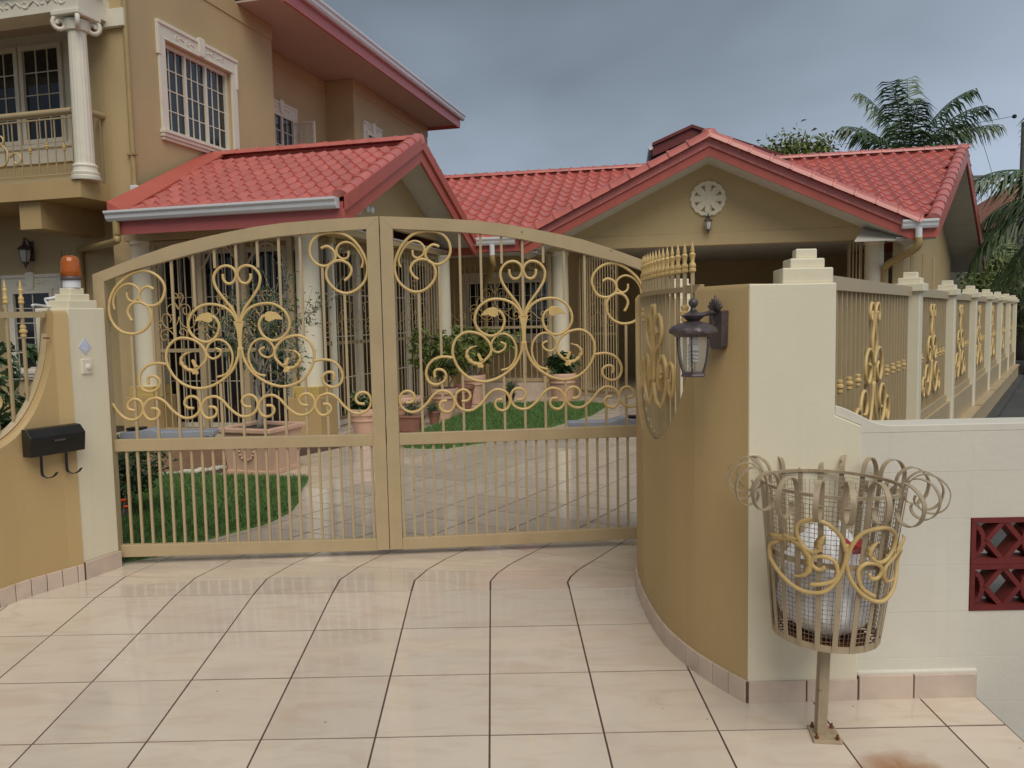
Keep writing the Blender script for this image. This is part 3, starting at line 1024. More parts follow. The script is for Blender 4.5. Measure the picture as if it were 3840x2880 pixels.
rail = MB()
pth = [wr_mid(0.28 + 0.90 * i / 40, 0.040) for i in range(41)]
for a, b in zip(pth[:-1], pth[1:]):
    rail.bar((*a, 1.438), (*b, 1.438), 0.032, 0.02)
rail.build('top_rail', 'rail_tan', gr)
fr = MB()
arc = [(*wr_mid(0.275 + 0.905 * i / 50, 0.040), h_right(0.275 + 0.905 * i / 50) + 0.012) for i in range(51)]
for a, b in zip(arc[:-1], arc[1:]):
    fr.bar(a, b, 0.03, 0.022)
fr.build('curved_frame', 'rail_tan', gr)
for i in range(14):
    s_ = 0.335 + 0.0575 * i
    x, y = wr_mid(s_, 0.034)
    MB().bar((x, y, h_right(s_)), (x, y, 1.522), 0.014).build('bar', 'rail_tan', gr)
    spear(MB(), x, y, 1.503, 1.05).build('spear_head', 'gold', gr, smooth=True)
    if i in (1, 12):
        collar(MB(), x, y, 1.345, 1.1).build('collar', 'gold', gr, smooth=True)
wro = lambda s_: wr_mid(s_, 0.012)
c_ = 0.70
for sg in (1, -1):
    f_ = lambda pts: [(c_ + sg * a, z) for a, z in pts]
    curve_scroll('scroll', f_([(0.0, 1.05), (-0.04, 0.98), (-0.10, 0.955), (-0.16, 1.0), (-0.185, 1.08), (-0.165, 1.15), (-0.12, 1.17), (-0.085, 1.13), (-0.09, 1.09), (-0.12, 1.08)]), wro, 0.009, gr)
    curve_scroll('scroll', f_([(0.0, 1.05), (-0.01, 1.15), (-0.05, 1.20), (-0.10, 1.22), (-0.13, 1.27), (-0.11, 1.33), (-0.065, 1.34), (-0.04, 1.30), (-0.06, 1.26)]), wro, 0.009, gr)
    curve_scroll('scroll', f_([(-0.185, 1.07), (-0.21, 1.14), (-0.245, 1.13), (-0.255, 1.06), (-0.235, 1.01), (-0.21, 1.03), (-0.212, 1.08)]), wro, 0.008, gr)
    curve_scroll('scroll', f_([(0.0, 1.10), (-0.012, 1.25), (-0.03, 1.33), (-0.02, 1.385), (-0.002, 1.37)]), wro, 0.008, gr)
    lf = MB()
    q = [(-0.09, 1.02), (-0.055, 1.06), (-0.06, 1.12), (-0.095, 1.135), (-0.12, 1.10), (-0.105, 1.07)]
    pt = []
    for o2 in (0.006, 0.020):
        pt += [(*wr_mid(c_ + sg * a, o2), z) for a, z in q]
    n_ = len(q)
    lf.add(pt, [tuple(range(n_)), tuple(range(2 * n_ - 1, n_ - 1, -1))] + [(i, i + n_, (i + 1) % n_ + n_, (i + 1) % n_) for i in range(n_)])
    lf.build('leaf', 'gold', gr)

# ================================================================== low white wall with breeze blocks
ww = thing('boundary_wall', (2.0, 2.87, -0.1), 'low white painted block wall with red breeze blocks at right', 'wall')
zs = [-0.60, -0.266, -0.095, 0.076, 0.247, 0.418, 0.590, 0.761, 0.905]
for k in range(len(zs) - 1):
    y0 = 2.8135 + random.uniform(-0.0006, 0.0006)
    x_end = 1.641 if k in (4, 5) else 3.6
    segs = [(1.2365, x_end)] + ([(2.61, 3.6)] if k in (4, 5) else [])
    for a, b in segs:
        MB().box(a, b, y0, 2.95, zs[k] + 0.0001, zs[k + 1] - 0.0001).build('block_course', 'white_wall', ww, bevel=0.0012)
MB().box(1.2375, 3.59, 2.8160, 2.944, -0.6, 0.24).build('mortar', 'white_wall', ww)
MB().box(1.2375, 1.635, 2.8160, 2.944, 0.2405, 0.90).build('mortar', 'white_wall', ww)
MB().box(1.6355, 3.59, 2.8160, 2.944, 0.596, 0.90).build('mortar', 'white_wall', ww)
# coping: sweeps down from the pillar, then level
cop = smooth_path([(1.147, 1.008), (1.19, 0.993), (1.24, 0.968), (1.29, 0.944), (1.33, 0.934), (1.37, 0.932)], 6) + [(3.6, 0.936)]
poly = cop + [(3.6, 0.9045), (1.2375, 0.9045), (1.2375, 0.9352), (1.147, 0.9735)]
MB().prism(poly, 2.8128, 2.956).build('coping', 'white_wall', ww, bevel=0.004)
for a, b in ((1.2415, 1.4385), (1.4430, 1.670)):
    MB().box(a, b, 2.797, 2.822, -0.2, 0.018).build('skirting_tile', 'skirt_tile', ww, bevel=0.003)
MB().box(1.238, 1.668, 2.8005, 2.82, -0.2, 0.014).build('skirting_joint', 'grout', ww)
MB().box(1.236, 1.675, 2.804, 2.83, 0.0135, 0.032).build('skirting_fillet', 'white_wall', ww, bevel=0.006)


def breeze(x0, z0, w, h):
    mb = MB()
    y0, y1 = 2.810, 2.885
    T_ = 0.017
    mb.box(x0, x0 + w, y0, y1, z0, z0 + T_ * 1.1).box(x0, x0 + w, y0, y1, z0 + h - T_ * 1.1, z0 + h)
    mb.box(x0, x0 + T_, y0 + 0.001, y1 - 0.001, z0 + T_, z0 + h - T_).box(x0 + w - T_, x0 + w, y0 + 0.001, y1 - 0.001, z0 + T_, z0 + h - T_)
    cx, cz = x0 + w / 2, z0 + h / 2

    def rib(a, b, tt, e):
        (ax, az), (bx, bz) = a, b
        l_ = math.hypot(bx - ax, bz - az); nx_, nz_ = -(bz - az) / l_ * tt / 2, (bx - ax) / l_ * tt / 2
        mb.prism([(ax + nx_, az + nz_), (bx + nx_, bz + nz_), (bx - nx_, bz - nz_), (ax - nx_, az - nz_)], y0 + 0.003 + e, y1 - 0.003 - e)
    dw = w * 0.26
    t2 = 0.017
    rib((cx - dw, cz), (cx, z0 + h - T_ * 0.6), t2, 0.0)
    rib((cx, z0 + h - T_ * 0.6), (cx + dw, cz), t2, 0.0007)
    rib((cx + dw, cz), (cx, z0 + T_ * 0.6), t2, 0.0014)
    rib((cx, z0 + T_ * 0.6), (cx - dw, cz), t2, 0.0021)
    for sg, xe in ((1, x0 + T_ * 0.5), (-1, x0 + w - T_ * 0.5)):
        pts = [(xe + sg * (dw * 0.62) * math.cos(an), cz + h * 0.33 * math.sin(an)) for an in [PI / 2 - PI * i / 8 for i in range(9)]]
        for a, b in zip(pts[:-1], pts[1:]):
            rib(a, b, t2, 0.0028 + 0.0003 * (a[1] > cz))
    mb.build('breeze_block', 'red_block', ww)


for c in range(4):
    for r in range(2):
        breeze(1.643 + 0.2415 * c, 0.2485 + 0.1715 * r, 0.2405, 0.1705)

# ================================================================== rubbish basket
bk = thing('basket_bin', (1.020, 2.585, -0.09), 'tan wrought iron basket bin with curled rim on a post', 'bin')
BC = Vector((1.020, 2.585, 0))
tilt = Matrix.Translation((1.020, 2.585, 0.0)) @ Matrix.Rotation(rad(1.7), 4, 'Y') @ Matrix.Rotation(rad(0.5), 4, 'X')


def TB(p):
    return tuple(tilt @ Vector(p))


RB, RT, ZB, ZT = 0.167, 0.222, 0.278, 0.778
rad_at = lambda z: RB + (RT - RB) * (z - ZB) / (ZT - ZB)
MB(TB).box(-0.0165, 0.0165, -0.0165, 0.0165, -0.10, 0.272).build('post', 'bin_tan', bk, bevel=0.002)
pl_ = MB()
zb_ = apz(2.585)
pl_.slab([(0.978, 2.537), (1.070, 2.525), (1.084, 2.630), (0.992, 2.641)], zb_ - 0.004, zb_ + 0.008)
pl_.build('base_plate', 'bin_tan', bk, bevel=0.002)
for x, y in ((0.993, 2.551), (1.058, 2.541), (1.068, 2.615), (1.005, 2.625)):
    MB().lathe([(0.007, 0), (0.007, 0.006), (0.004, 0.007), (0.004, 0.016), (0.001, 0.017)], (x, y, zb_ + 0.008), 8).build('bolt', 'rust', bk)


def ring(r, z, w, t, n=48):
    mb = MB(TB)
    vs = []
    for i in range(n):
        an = 2 * PI * i / n
        for rr, zz in ((r - t / 2, z - w / 2), (r + t / 2, z - w / 2), (r + t / 2, z + w / 2), (r - t / 2, z + w / 2)):
            vs.append((rr * math.cos(an), rr * math.sin(an), zz))
    fs = [(i * 4 + k, i * 4 + (k + 1) % 4, ((i + 1) % n) * 4 + (k + 1) % 4, ((i + 1) % n) * 4 + k) for i in range(n) for k in range(4)]
    return mb.add(vs, fs)


ring(RT - 0.003, ZT, 0.010, 0.010).build('top_ring', 'bin_tan', bk, smooth=True)
ring(rad_at(0.555) - 0.006, 0.555, 0.018, 0.004).build('middle_ring', 'bin_tan', bk, smooth=True)
ring(RB - 0.002, ZB + 0.004, 0.020, 0.006).build('bottom_ring', 'bin_tan', bk, smooth=True)
fl = MB(TB)
for i in range(-6, 7):
    x = i * 0.025
    w_ = math.sqrt(max(0, (RB - 0.004) ** 2 - x * x))
    fl.bar((x, -w_, ZB), (x, w_, ZB), 0.004).bar((-w_, x, ZB + 0.003), (w_, x, ZB + 0.003), 0.004)
fl.lathe([(0.13, -0.006), (0.13, 0.0)], (0, 0, ZB - 0.004), 24)
fl.build('floor', 'rust', bk)
NS = 20
prof = [(RB, ZB - 0.006), (RT - 0.001, ZT - 0.02), (RT + 0.004, ZT + 0.02), (RT + 0.02, ZT + 0.045), (RT + 0.052, ZT + 0.058), (RT + 0.090, ZT + 0.044), (RT + 0.114, ZT + 0.005),
        (RT + 0.106, ZT - 0.040), (RT + 0.076, ZT - 0.064), (RT + 0.042, ZT - 0.058), (RT + 0.030, ZT - 0.036), (RT + 0.034, ZT - 0.022)]
for i in range(NS):
    an = 2 * PI * (i + 0.35) / NS + random.uniform(-0.02, 0.02)
    kx = random.uniform(0.88, 1.1)
    dz = random.uniform(-0.006, 0.006)
    pr = [prof[0], prof[1]] + [(RT + (r - RT) * kx, z + dz + random.uniform(-0.002, 0.002)) for r, z in prof[2:]]
    pp = [pr[0], ((pr[0][0] + pr[1][0]) / 2, (pr[0][1] + pr[1][1]) / 2)] + smooth_path(pr[1:], 4)
    pts = [TB((r * math.cos(an), r * math.sin(an), z)) for r, z in pp]
    MB().ribbon(pts, tilt.to_3x3() @ Vector((-math.sin(an), math.cos(an), 0)), 0.0165, 0.0032).build('strip', 'bin_tan', bk, smooth=True)
# wire mesh lining
wm = MB(TB)
nv = 78
for i in range(nv):
    an = 2 * PI * i / nv
    c_, s_ = math.cos(an), math.sin(an)
    wm.tube([((RB - 0.007) * c_, (RB - 0.007) * s_, ZB + 0.006), ((RT - 0.010) * c_, (RT - 0.010) * s_, ZT - 0.03)], 0.0010, 3)
for j in range(32):
    z = ZB + 0.01 + j * 0.0153
    r = rad_at(z) - 0.008
    wm.tube([(r * math.cos(2 * PI * i / 36), r * math.sin(2 * PI * i / 36), z) for i in range(36)], 0.0010, 3, closed=True)
o_ = wm.build('wire_mesh', 'mesh_wire', bk)
o_['kind'] = 'stuff'
# scroll ornament on the front
ORN = [[[-0.121, 0.613], [-0.139, 0.661], [-0.174, 0.695], [-0.209, 0.704], [-0.238, 0.687], [-0.241, 0.652], [-0.226, 0.616], [-0.203, 0.6], [-0.182, 0.615]],
       [[-0.121, 0.637], [-0.12, 0.589], [-0.126, 0.554], [-0.138, 0.518], [-0.161, 0.482], [-0.19, 0.468], [-0.225, 0.469], [-0.26, 0.496], [-0.281, 0.539], [-0.284, 0.587], [-0.273, 0.611]],
       [[-0.202, 0.492], [-0.161, 0.506], [-0.138, 0.53], [-0.144, 0.572], [-0.167, 0.59], [-0.197, 0.585], [-0.202, 0.561], [-0.185, 0.546], [-0.17, 0.558]],
       [[-0.118, 0.566], [-0.109, 0.625], [-0.081, 0.672], [-0.034, 0.686], [0.006, 0.682], [0.036, 0.652], [0.031, 0.61], [0.008, 0.581], [-0.021, 0.576], [-0.045, 0.594]],
       [[-0.12, 0.589], [-0.103, 0.529], [-0.067, 0.48], [-0.019, 0.449], [0.022, 0.443], [0.062, 0.466], [0.091, 0.507], [0.102, 0.555], [0.09, 0.585], [0.06, 0.598]],
       [[-0.02, 0.464], [-0.061, 0.492], [-0.079, 0.529], [-0.079, 0.559], [-0.056, 0.576], [-0.021, 0.57], [-0.006, 0.551], [-0.015, 0.527], [-0.038, 0.525], [-0.047, 0.543]]]


def on_basket(x, z, e=0.012):
    x = (x + 0.088) * 1.06
    r = rad_at(z) + e
    an = math.asin(max(-0.985, min(0.985, x / r)))
    return TB((r * math.sin(an), -r * math.cos(an), z))


for o_ in ORN:
    MB().tube([on_basket(x, z) for x, z in smooth_path(o_, 5)], 0.0068, 7).build('scroll', 'gold', bk, smooth='all')
for lf, wd in (([[-0.270, 0.634], [-0.232, 0.616], [-0.211, 0.579], [-0.208, 0.543], [-0.22, 0.517], [-0.24, 0.508]], (0.012, 0.022, 0.020, 0.022, 0.014, 0.005)),
               ([[0.080, 0.618], [0.049, 0.586], [0.014, 0.563], [0.006, 0.533], [0.021, 0.506], [0.056, 0.508]], (0.012, 0.022, 0.020, 0.022, 0.014, 0.005)),
               ([[-0.182, 0.606], [-0.190, 0.622], [-0.186, 0.640], [-0.178, 0.662]], (0.008, 0.022, 0.022, 0.003)),
               ([[-0.045, 0.588], [-0.050, 0.606], [-0.046, 0.624], [-0.030, 0.645]], (0.008, 0.024, 0.024, 0.003)),
               ([[-0.295, 0.612], [-0.275, 0.622], [-0.255, 0.630], [-0.238, 0.634]], (0.004, 0.022, 0.020, 0.006)),
               ([[0.105, 0.628], [0.085, 0.622], [0.065, 0.612], [0.048, 0.60]], (0.004, 0.020, 0.020, 0.006))):
    P_ = smooth_path([(a[0], a[1], w) for a, w in zip(lf, wd)], 4)
    vs, fs = [], []
    for i, (x, z, w) in enumerate(P_):
        a = P_[max(0, i - 1)]; b = P_[min(len(P_) - 1, i + 1)]
        tx, tz = b[0] - a[0], b[1] - a[1]; l_ = math.hypot(tx, tz) or 1
        nx_, nz_ = -tz / l_, tx / l_
        wv = w * (1 + 0.15 * math.sin(i * 2.1))
        vs += [on_basket(x + nx_ * wv / 2, z + nz_ * wv / 2, 0.012), on_basket(x, z, 0.020), on_basket(x - nx_ * wv / 2, z - nz_ * wv / 2, 0.012), on_basket(x, z, 0.010)]
    for i in range(len(P_) - 1):
        for k in range(4):
            fs.append((i * 4 + k, i * 4 + (k + 1) % 4, i * 4 + 4 + (k + 1) % 4, i * 4 + 4 + k))
    MB().add(vs, fs).build('leaf', 'gold', bk, smooth='all')
# rubbish bag in the basket
nb, mb_ = 96, 34
vs = []
for j in range(mb_ + 1):
    t_ = j / mb_
    z = 0.288 + 0.335 * t_
    base_r = 0.154 * (math.sin(min(1, (t_ * 2.4 + 0.30)) * PI / 2)) * (1.0 if t_ < 0.62 else max(0.16, 1 - ((t_ - 0.62) / 0.38) ** 1.3 * 0.72))
    for i in range(nb):
        an = 2 * PI * i / nb
        fold = abs(math.sin(4.5 * an + 3 * t_ + 1.3 * math.sin(2 * an))) ** 0.5
        wob = 0.93 + 0.035 * math.sin(3 * an + 4 * t_) + 0.055 * fold + 0.022 * math.sin(13 * an + 9 * math.sin(5 * t_)) + 0.05 * t_ * math.sin(9 * an + 2) + 0.012 * math.sin(29 * an + 40 * t_)
        vs.append(TB((base_r * wob * math.cos(an) - 0.008, base_r * wob * math.sin(an) - 0.008, z + 0.020 * math.sin(3 * an + 1) * t_ + 0.012 * t_ * math.sin(8 * an))))
fs = [(j * nb + i, j * nb + (i + 1) % nb, (j + 1) * nb + (i + 1) % nb, (j + 1) * nb + i) for j in range(mb_) for i in range(nb)]
fs += [tuple(range(nb - 1, -1, -1)), tuple(range(mb_ * nb, (mb_ + 1) * nb))]
bag = thing('rubbish_bag', tuple(BC + Vector((0, 0, 0.29))), 'white plastic rubbish bag with red print inside the basket bin', 'bag')
MB().add(vs, fs).build('bag', 'bag', bag, smooth='all')
for (ax, az, r_) in ((0.052, 0.595, 0.024), (0.018, 0.600, 0.015), (-0.075, 0.605, 0.010)):
    q = []
    for i in range(9):
        an = 2 * PI * i / 9
        q.append((ax + r_ * math.cos(an) * random.uniform(0.6, 1.3), -0.098 - 0.02 * math.cos(an * 2), az + r_ * 1.3 * math.sin(an)))
    MB(TB).add(q + [(ax, -0.112, az + 0.004)], [(i, (i + 1) % 9, 9) for i in range(9)]).build('print', 'bag_red', bag)

# ================================================================== bronze lantern on the right wing wall
ln = thing('wall_lantern', (0.72, 3.0, 1.2), 'bronze wall lantern with curved glass panes on the right wing wall', 'lantern')
LC = (0.640, 2.80, 0)
LK = 0.985


def lat(name, prof, m, n=24, smooth=True, parent=ln, **k):
    return MB().lathe([(r * LK, z) for r, z in prof], (LC[0], LC[1], 0), n, **k).build(name, m, parent, smooth=smooth)


lat('finial', [(0.008, 1.350), (0.014, 1.353), (0.009, 1.358), (0.007, 1.364), (0.015, 1.371), (0.0175, 1.380), (0.015, 1.389), (0.006, 1.396), (0.001, 1.398)], 'bronze', 20)
lat('cap', [(0.022, 1.318), (0.040, 1.333), (0.042, 1.336), (0.038, 1.338), (0.024, 1.345), (0.014, 1.351), (0.010, 1.3525)], 'bronze', 28)
lat('neck', [(0.026, 1.312), (0.021, 1.317), (0.023, 1.326), (0.030, 1.3275)], 'bronze', 20)
lat('roof', [(0.064, 1.2615), (0.076, 1.272), (0.084, 1.274), (0.0855, 1.281), (0.082, 1.290), (0.072, 1.300), (0.052, 1.308), (0.032, 1.3135), (0.024, 1.316)], 'bronze', 48,
    rmod=lambda an, z: 1 + (0.035 * math.cos(8 * an) if z > 1.276 else 0.0))
gp = [(0.0605, 1.262), (0.0600, 1.235), (0.0565, 1.200), (0.050, 1.168), (0.041, 1.141), (0.0375, 1.136)]
gl_ = MB()
n6 = 6
for k in range(n6):
    a0 = 2 * PI * k / n6 + 0.2; a1 = a0 + 2 * PI / n6
    vs = []
    for r, z in gp:
        for f in (0, 0.5, 1):
            an = a0 + (a1 - a0) * f
            q = r * LK * (1.0 if f != 0.5 else 0.955)
            vs.append((LC[0] + q * math.cos(an), LC[1] + q * math.sin(an), z))
    MB().add(vs, [(i * 3 + j, i * 3 + j + 1, i * 3 + 4 + j, i * 3 + 3 + j) for i in range(len(gp) - 1) for j in range(2)]).build('glass_pane', 'clear_glass', ln, smooth='all')
    MB().tube([(LC[0] + r * LK * 1.01 * math.cos(a0), LC[1] + r * LK * 1.01 * math.sin(a0), z) for r, z in gp], 0.0032, 6).build('rib', 'bronze', ln, smooth='all')
lat('base_ring', [(0.020, 1.1225), (0.046, 1.122), (0.0475, 1.126), (0.044, 1.131), (0.043, 1.137), (0.038, 1.139), (0.02, 1.138)], 'bronze', 6, smooth=False, a0=0.2)
lat('lamp_holder', [(0.012, 1.262), (0.016, 1.262), (0.016, 1.236), (0.020, 1.232), (0.020, 1.215), (0.012, 1.213)], 'white_plastic', 16)
MB().tube([(LC[0] + 0.016 * math.cos(i * 0.45), LC[1] + 0.016 * math.sin(i * 0.45), 1.212 - i * 0.0009) for i in range(52)], 0.0048, 6).build('spiral_bulb', 'frost', ln, smooth='all')
# bracket: arm to the shell backplate
wx_, wy_, tx_, ty_ = on_curve(WR, SR, 0.120)
nx_, ny_ = -ty_, tx_           # out of the wall


def TL(p):
    """a along wall, b out of wall, c up"""
    return (wx_ + tx_ * p[0] + nx_ * p[1], wy_ + ty_ * p[0] + ny_ * p[1], p[2])


MB(TL).prism([(-0.034, 1.352), (0.034, 1.352), (0.030, 1.225), (0.020, 1.212), (-0.020, 1.212), (-0.030, 1.225)], 0.0, 0.034).build('backplate', 'bronze', ln, bevel=0.004)
sh = MB(TL)
for k in range(7):
    an = PI / 2 + (k - 3) * 0.36
    r_ = 0.056 if k == 3 else 0.050 - abs(k - 3) * 0.003
    c1 = (0, 0.024, 1.350); c2 = (r_ * math.cos(an), 0.034, 1.350 + r_ * math.sin(an))
    sh.tube([c1, ((c1[0] + c2[0]) / 2, 0.036, (c1[2] + c2[2]) / 2), c2], [0.004, 0.010, 0.003], 6)
sh.build('shell', 'bronze', ln, smooth='all')
pa = TL((0, 0.018, 1.335))
MB().tube(smooth_path([pa, TL((0, 0.05, 1.345)), (LC[0] + 0.045, LC[1] + 0.02, 1.340), (LC[0] + 0.015, LC[1] + 0.005, 1.336)], 5), 0.0085, 8).build('arm', 'bronze', ln, smooth='all')
MB().tube(smooth_path([TL((0, 0.018, 1.30)), TL((0, 0.04, 1.305)), TL((0, 0.055, 1.325)), TL((0, 0.05, 1.34))], 5), 0.0055, 8).build('arm_brace', 'bronze', ln, smooth='all')

# ================================================================== the double gate
G0 = (-2.34, 4.40)
gl2 = math.hypot(1, .057)
gx, gy = 1 / gl2, .057 / gl2
MIR = 3.247


def TG(mirror):
    def T(p):
        s_ = MIR - p[0] if mirror else p[0]
        return (G0[0] + gx * s_ - gy * p[1], G0[1] + gy * s_ + gx * p[1], p[2])
    return T


TOPO = [(0.060, 1.624), (0.192, 1.673), (0.343, 1.728), (0.493, 1.777), (0.643, 1.812), (0.793, 1.843), (0.943, 1.870), (1.094, 1.889), (1.244, 1.900), (1.395, 1.909), (1.547, 1.916), (1.6205, 1.919)]
TOPI = [(0.127, 1.589), (0.264, 1.641), (0.489, 1.700), (0.602, 1.729), (0.714, 1.757), (0.835, 1.783), (0.951, 1.802), (1.068, 1.817), (1.189, 1.828), (1.317, 1.837), (1.551, 1.851)]
SCR = dict(
    c1=[[0.377, 1.54], [0.348, 1.555], [0.312, 1.54], [0.297, 1.505], [0.308, 1.469], [0.355, 1.449], [0.408, 1.467], [0.437, 1.529], [0.427, 1.582], [0.382, 1.626], [0.322, 1.641], [0.252, 1.62], [0.18, 1.56], [0.141, 1.49], [0.132, 1.411], [0.154, 1.349], [0.199, 1.308], [0.264, 1.298], [0.322, 1.323], [0.353, 1.371], [0.352, 1.424], [0.325, 1.46], [0.287, 1.471], [0.251, 1.457], [0.232, 1.422], [0.239, 1.391], [0.253, 1.369]],
    c1b=[[0.229, 1.524], [0.232, 1.493], [0.257, 1.475], [0.288, 1.492], [0.297, 1.527], [0.279, 1.558], [0.241, 1.572], [0.197, 1.555], [0.164, 1.516], [0.153, 1.472], [0.159, 1.432]],
    c2=[[1.296, 1.749], [1.332, 1.76], [1.366, 1.734], [1.374, 1.699], [1.355, 1.668], [1.31, 1.651], [1.262, 1.67], [1.235, 1.719], [1.245, 1.78], [1.29, 1.824], [1.37, 1.836], [1.449, 1.813], [1.509, 1.75], [1.546, 1.661], [1.538, 1.58], [1.492, 1.523], [1.429, 1.499], [1.367, 1.521], [1.325, 1.575], [1.323, 1.629], [1.351, 1.668], [1.4, 1.681], [1.443, 1.662], [1.46, 1.626], [1.445, 1.591], [1.418, 1.569]],
    c2b=[[1.446, 1.733], [1.443, 1.702], [1.418, 1.689], [1.388, 1.707], [1.38, 1.743], [1.403, 1.774], [1.443, 1.782], [1.482, 1.759], [1.516, 1.705], [1.524, 1.67], [1.514, 1.639]],
    heart=[[0.755, 1.616], [0.758, 1.585], [0.779, 1.564], [0.809, 1.571], [0.826, 1.606], [0.817, 1.641], [0.783, 1.661], [0.739, 1.651], [0.706, 1.608], [0.712, 1.55], [0.749, 1.488], [0.79, 1.434], [0.814, 1.389], [0.825, 1.348]],
    wing=[[0.823, 1.348], [0.797, 1.398], [0.755, 1.434], [0.694, 1.451], [0.633, 1.445], [0.579, 1.407], [0.554, 1.349], [0.564, 1.296], [0.606, 1.255], [0.658, 1.245], [0.703, 1.275], [0.722, 1.328], [0.708, 1.369], [0.687, 1.387]],
    big=[[0.823, 1.21], [0.816, 1.156], [0.782, 1.085], [0.727, 1.032], [0.663, 0.998], [0.592, 0.986], [0.514, 1.01], [0.456, 1.066], [0.425, 1.147], [0.438, 1.218], [0.484, 1.262], [0.537, 1.268], [0.597, 1.246], [0.638, 1.196], [0.64, 1.147], [0.607, 1.107]],
    inner=[[0.697, 1.048], [0.746, 1.063], [0.779, 1.112], [0.786, 1.175], [0.763, 1.229], [0.72, 1.255], [0.675, 1.244], [0.647, 1.205], [0.65, 1.169], [0.68, 1.15], [0.716, 1.167], [0.724, 1.194], [0.696, 1.208]],
    side=[[0.428, 1.125], [0.372, 1.132], [0.319, 1.118], [0.282, 1.079], [0.272, 1.03], [0.29, 0.989], [0.329, 0.975], [0.369, 0.992], [0.384, 1.027], [0.368, 1.054], [0.338, 1.061], [0.319, 1.047], [0.322, 1.015]],
    s1=[[0.12, 0.913], [0.148, 0.867], [0.185, 0.83], [0.232, 0.82], [0.273, 0.845], [0.284, 0.886], [0.273, 0.922], [0.239, 0.936], [0.207, 0.915], [0.205, 0.883], [0.24, 0.871]],
    s3=[[0.644, 0.881], [0.675, 0.878], [0.687, 0.852], [0.668, 0.824], [0.632, 0.819], [0.607, 0.846], [0.603, 0.886], [0.629, 0.926], [0.678, 0.939], [0.721, 0.915], [0.763, 0.864], [0.814, 0.826], [0.863, 0.825], [0.9, 0.851], [0.913, 0.892], [0.899, 0.929], [0.868, 0.943], [0.837, 0.93], [0.827, 0.903], [0.843, 0.88], [0.877, 0.876]])
ACAN = [[0.612, 1.112, .012], [0.58, 1.09, .024], [0.545, 1.090, .022], [0.515, 1.112, .026], [0.503, 1.145, .022], [0.523, 1.176, .014], [0.562, 1.190, .006]]
LEAF = [[0.689, 1.386], [0.683, 1.4], [0.662, 1.407], [0.631, 1.401], [0.608, 1.386], [0.587, 1.359], [0.629, 1.363], [0.646, 1.355], [0.667, 1.349], [0.686, 1.36]]
VASE = [[0.803, 1.356], [0.859, 1.356], [0.846, 1.308], [0.841, 1.254], [0.840, 1.196], [0.822, 1.196], [0.820, 1.255], [0.815, 1.308]]
AX = 0.8305


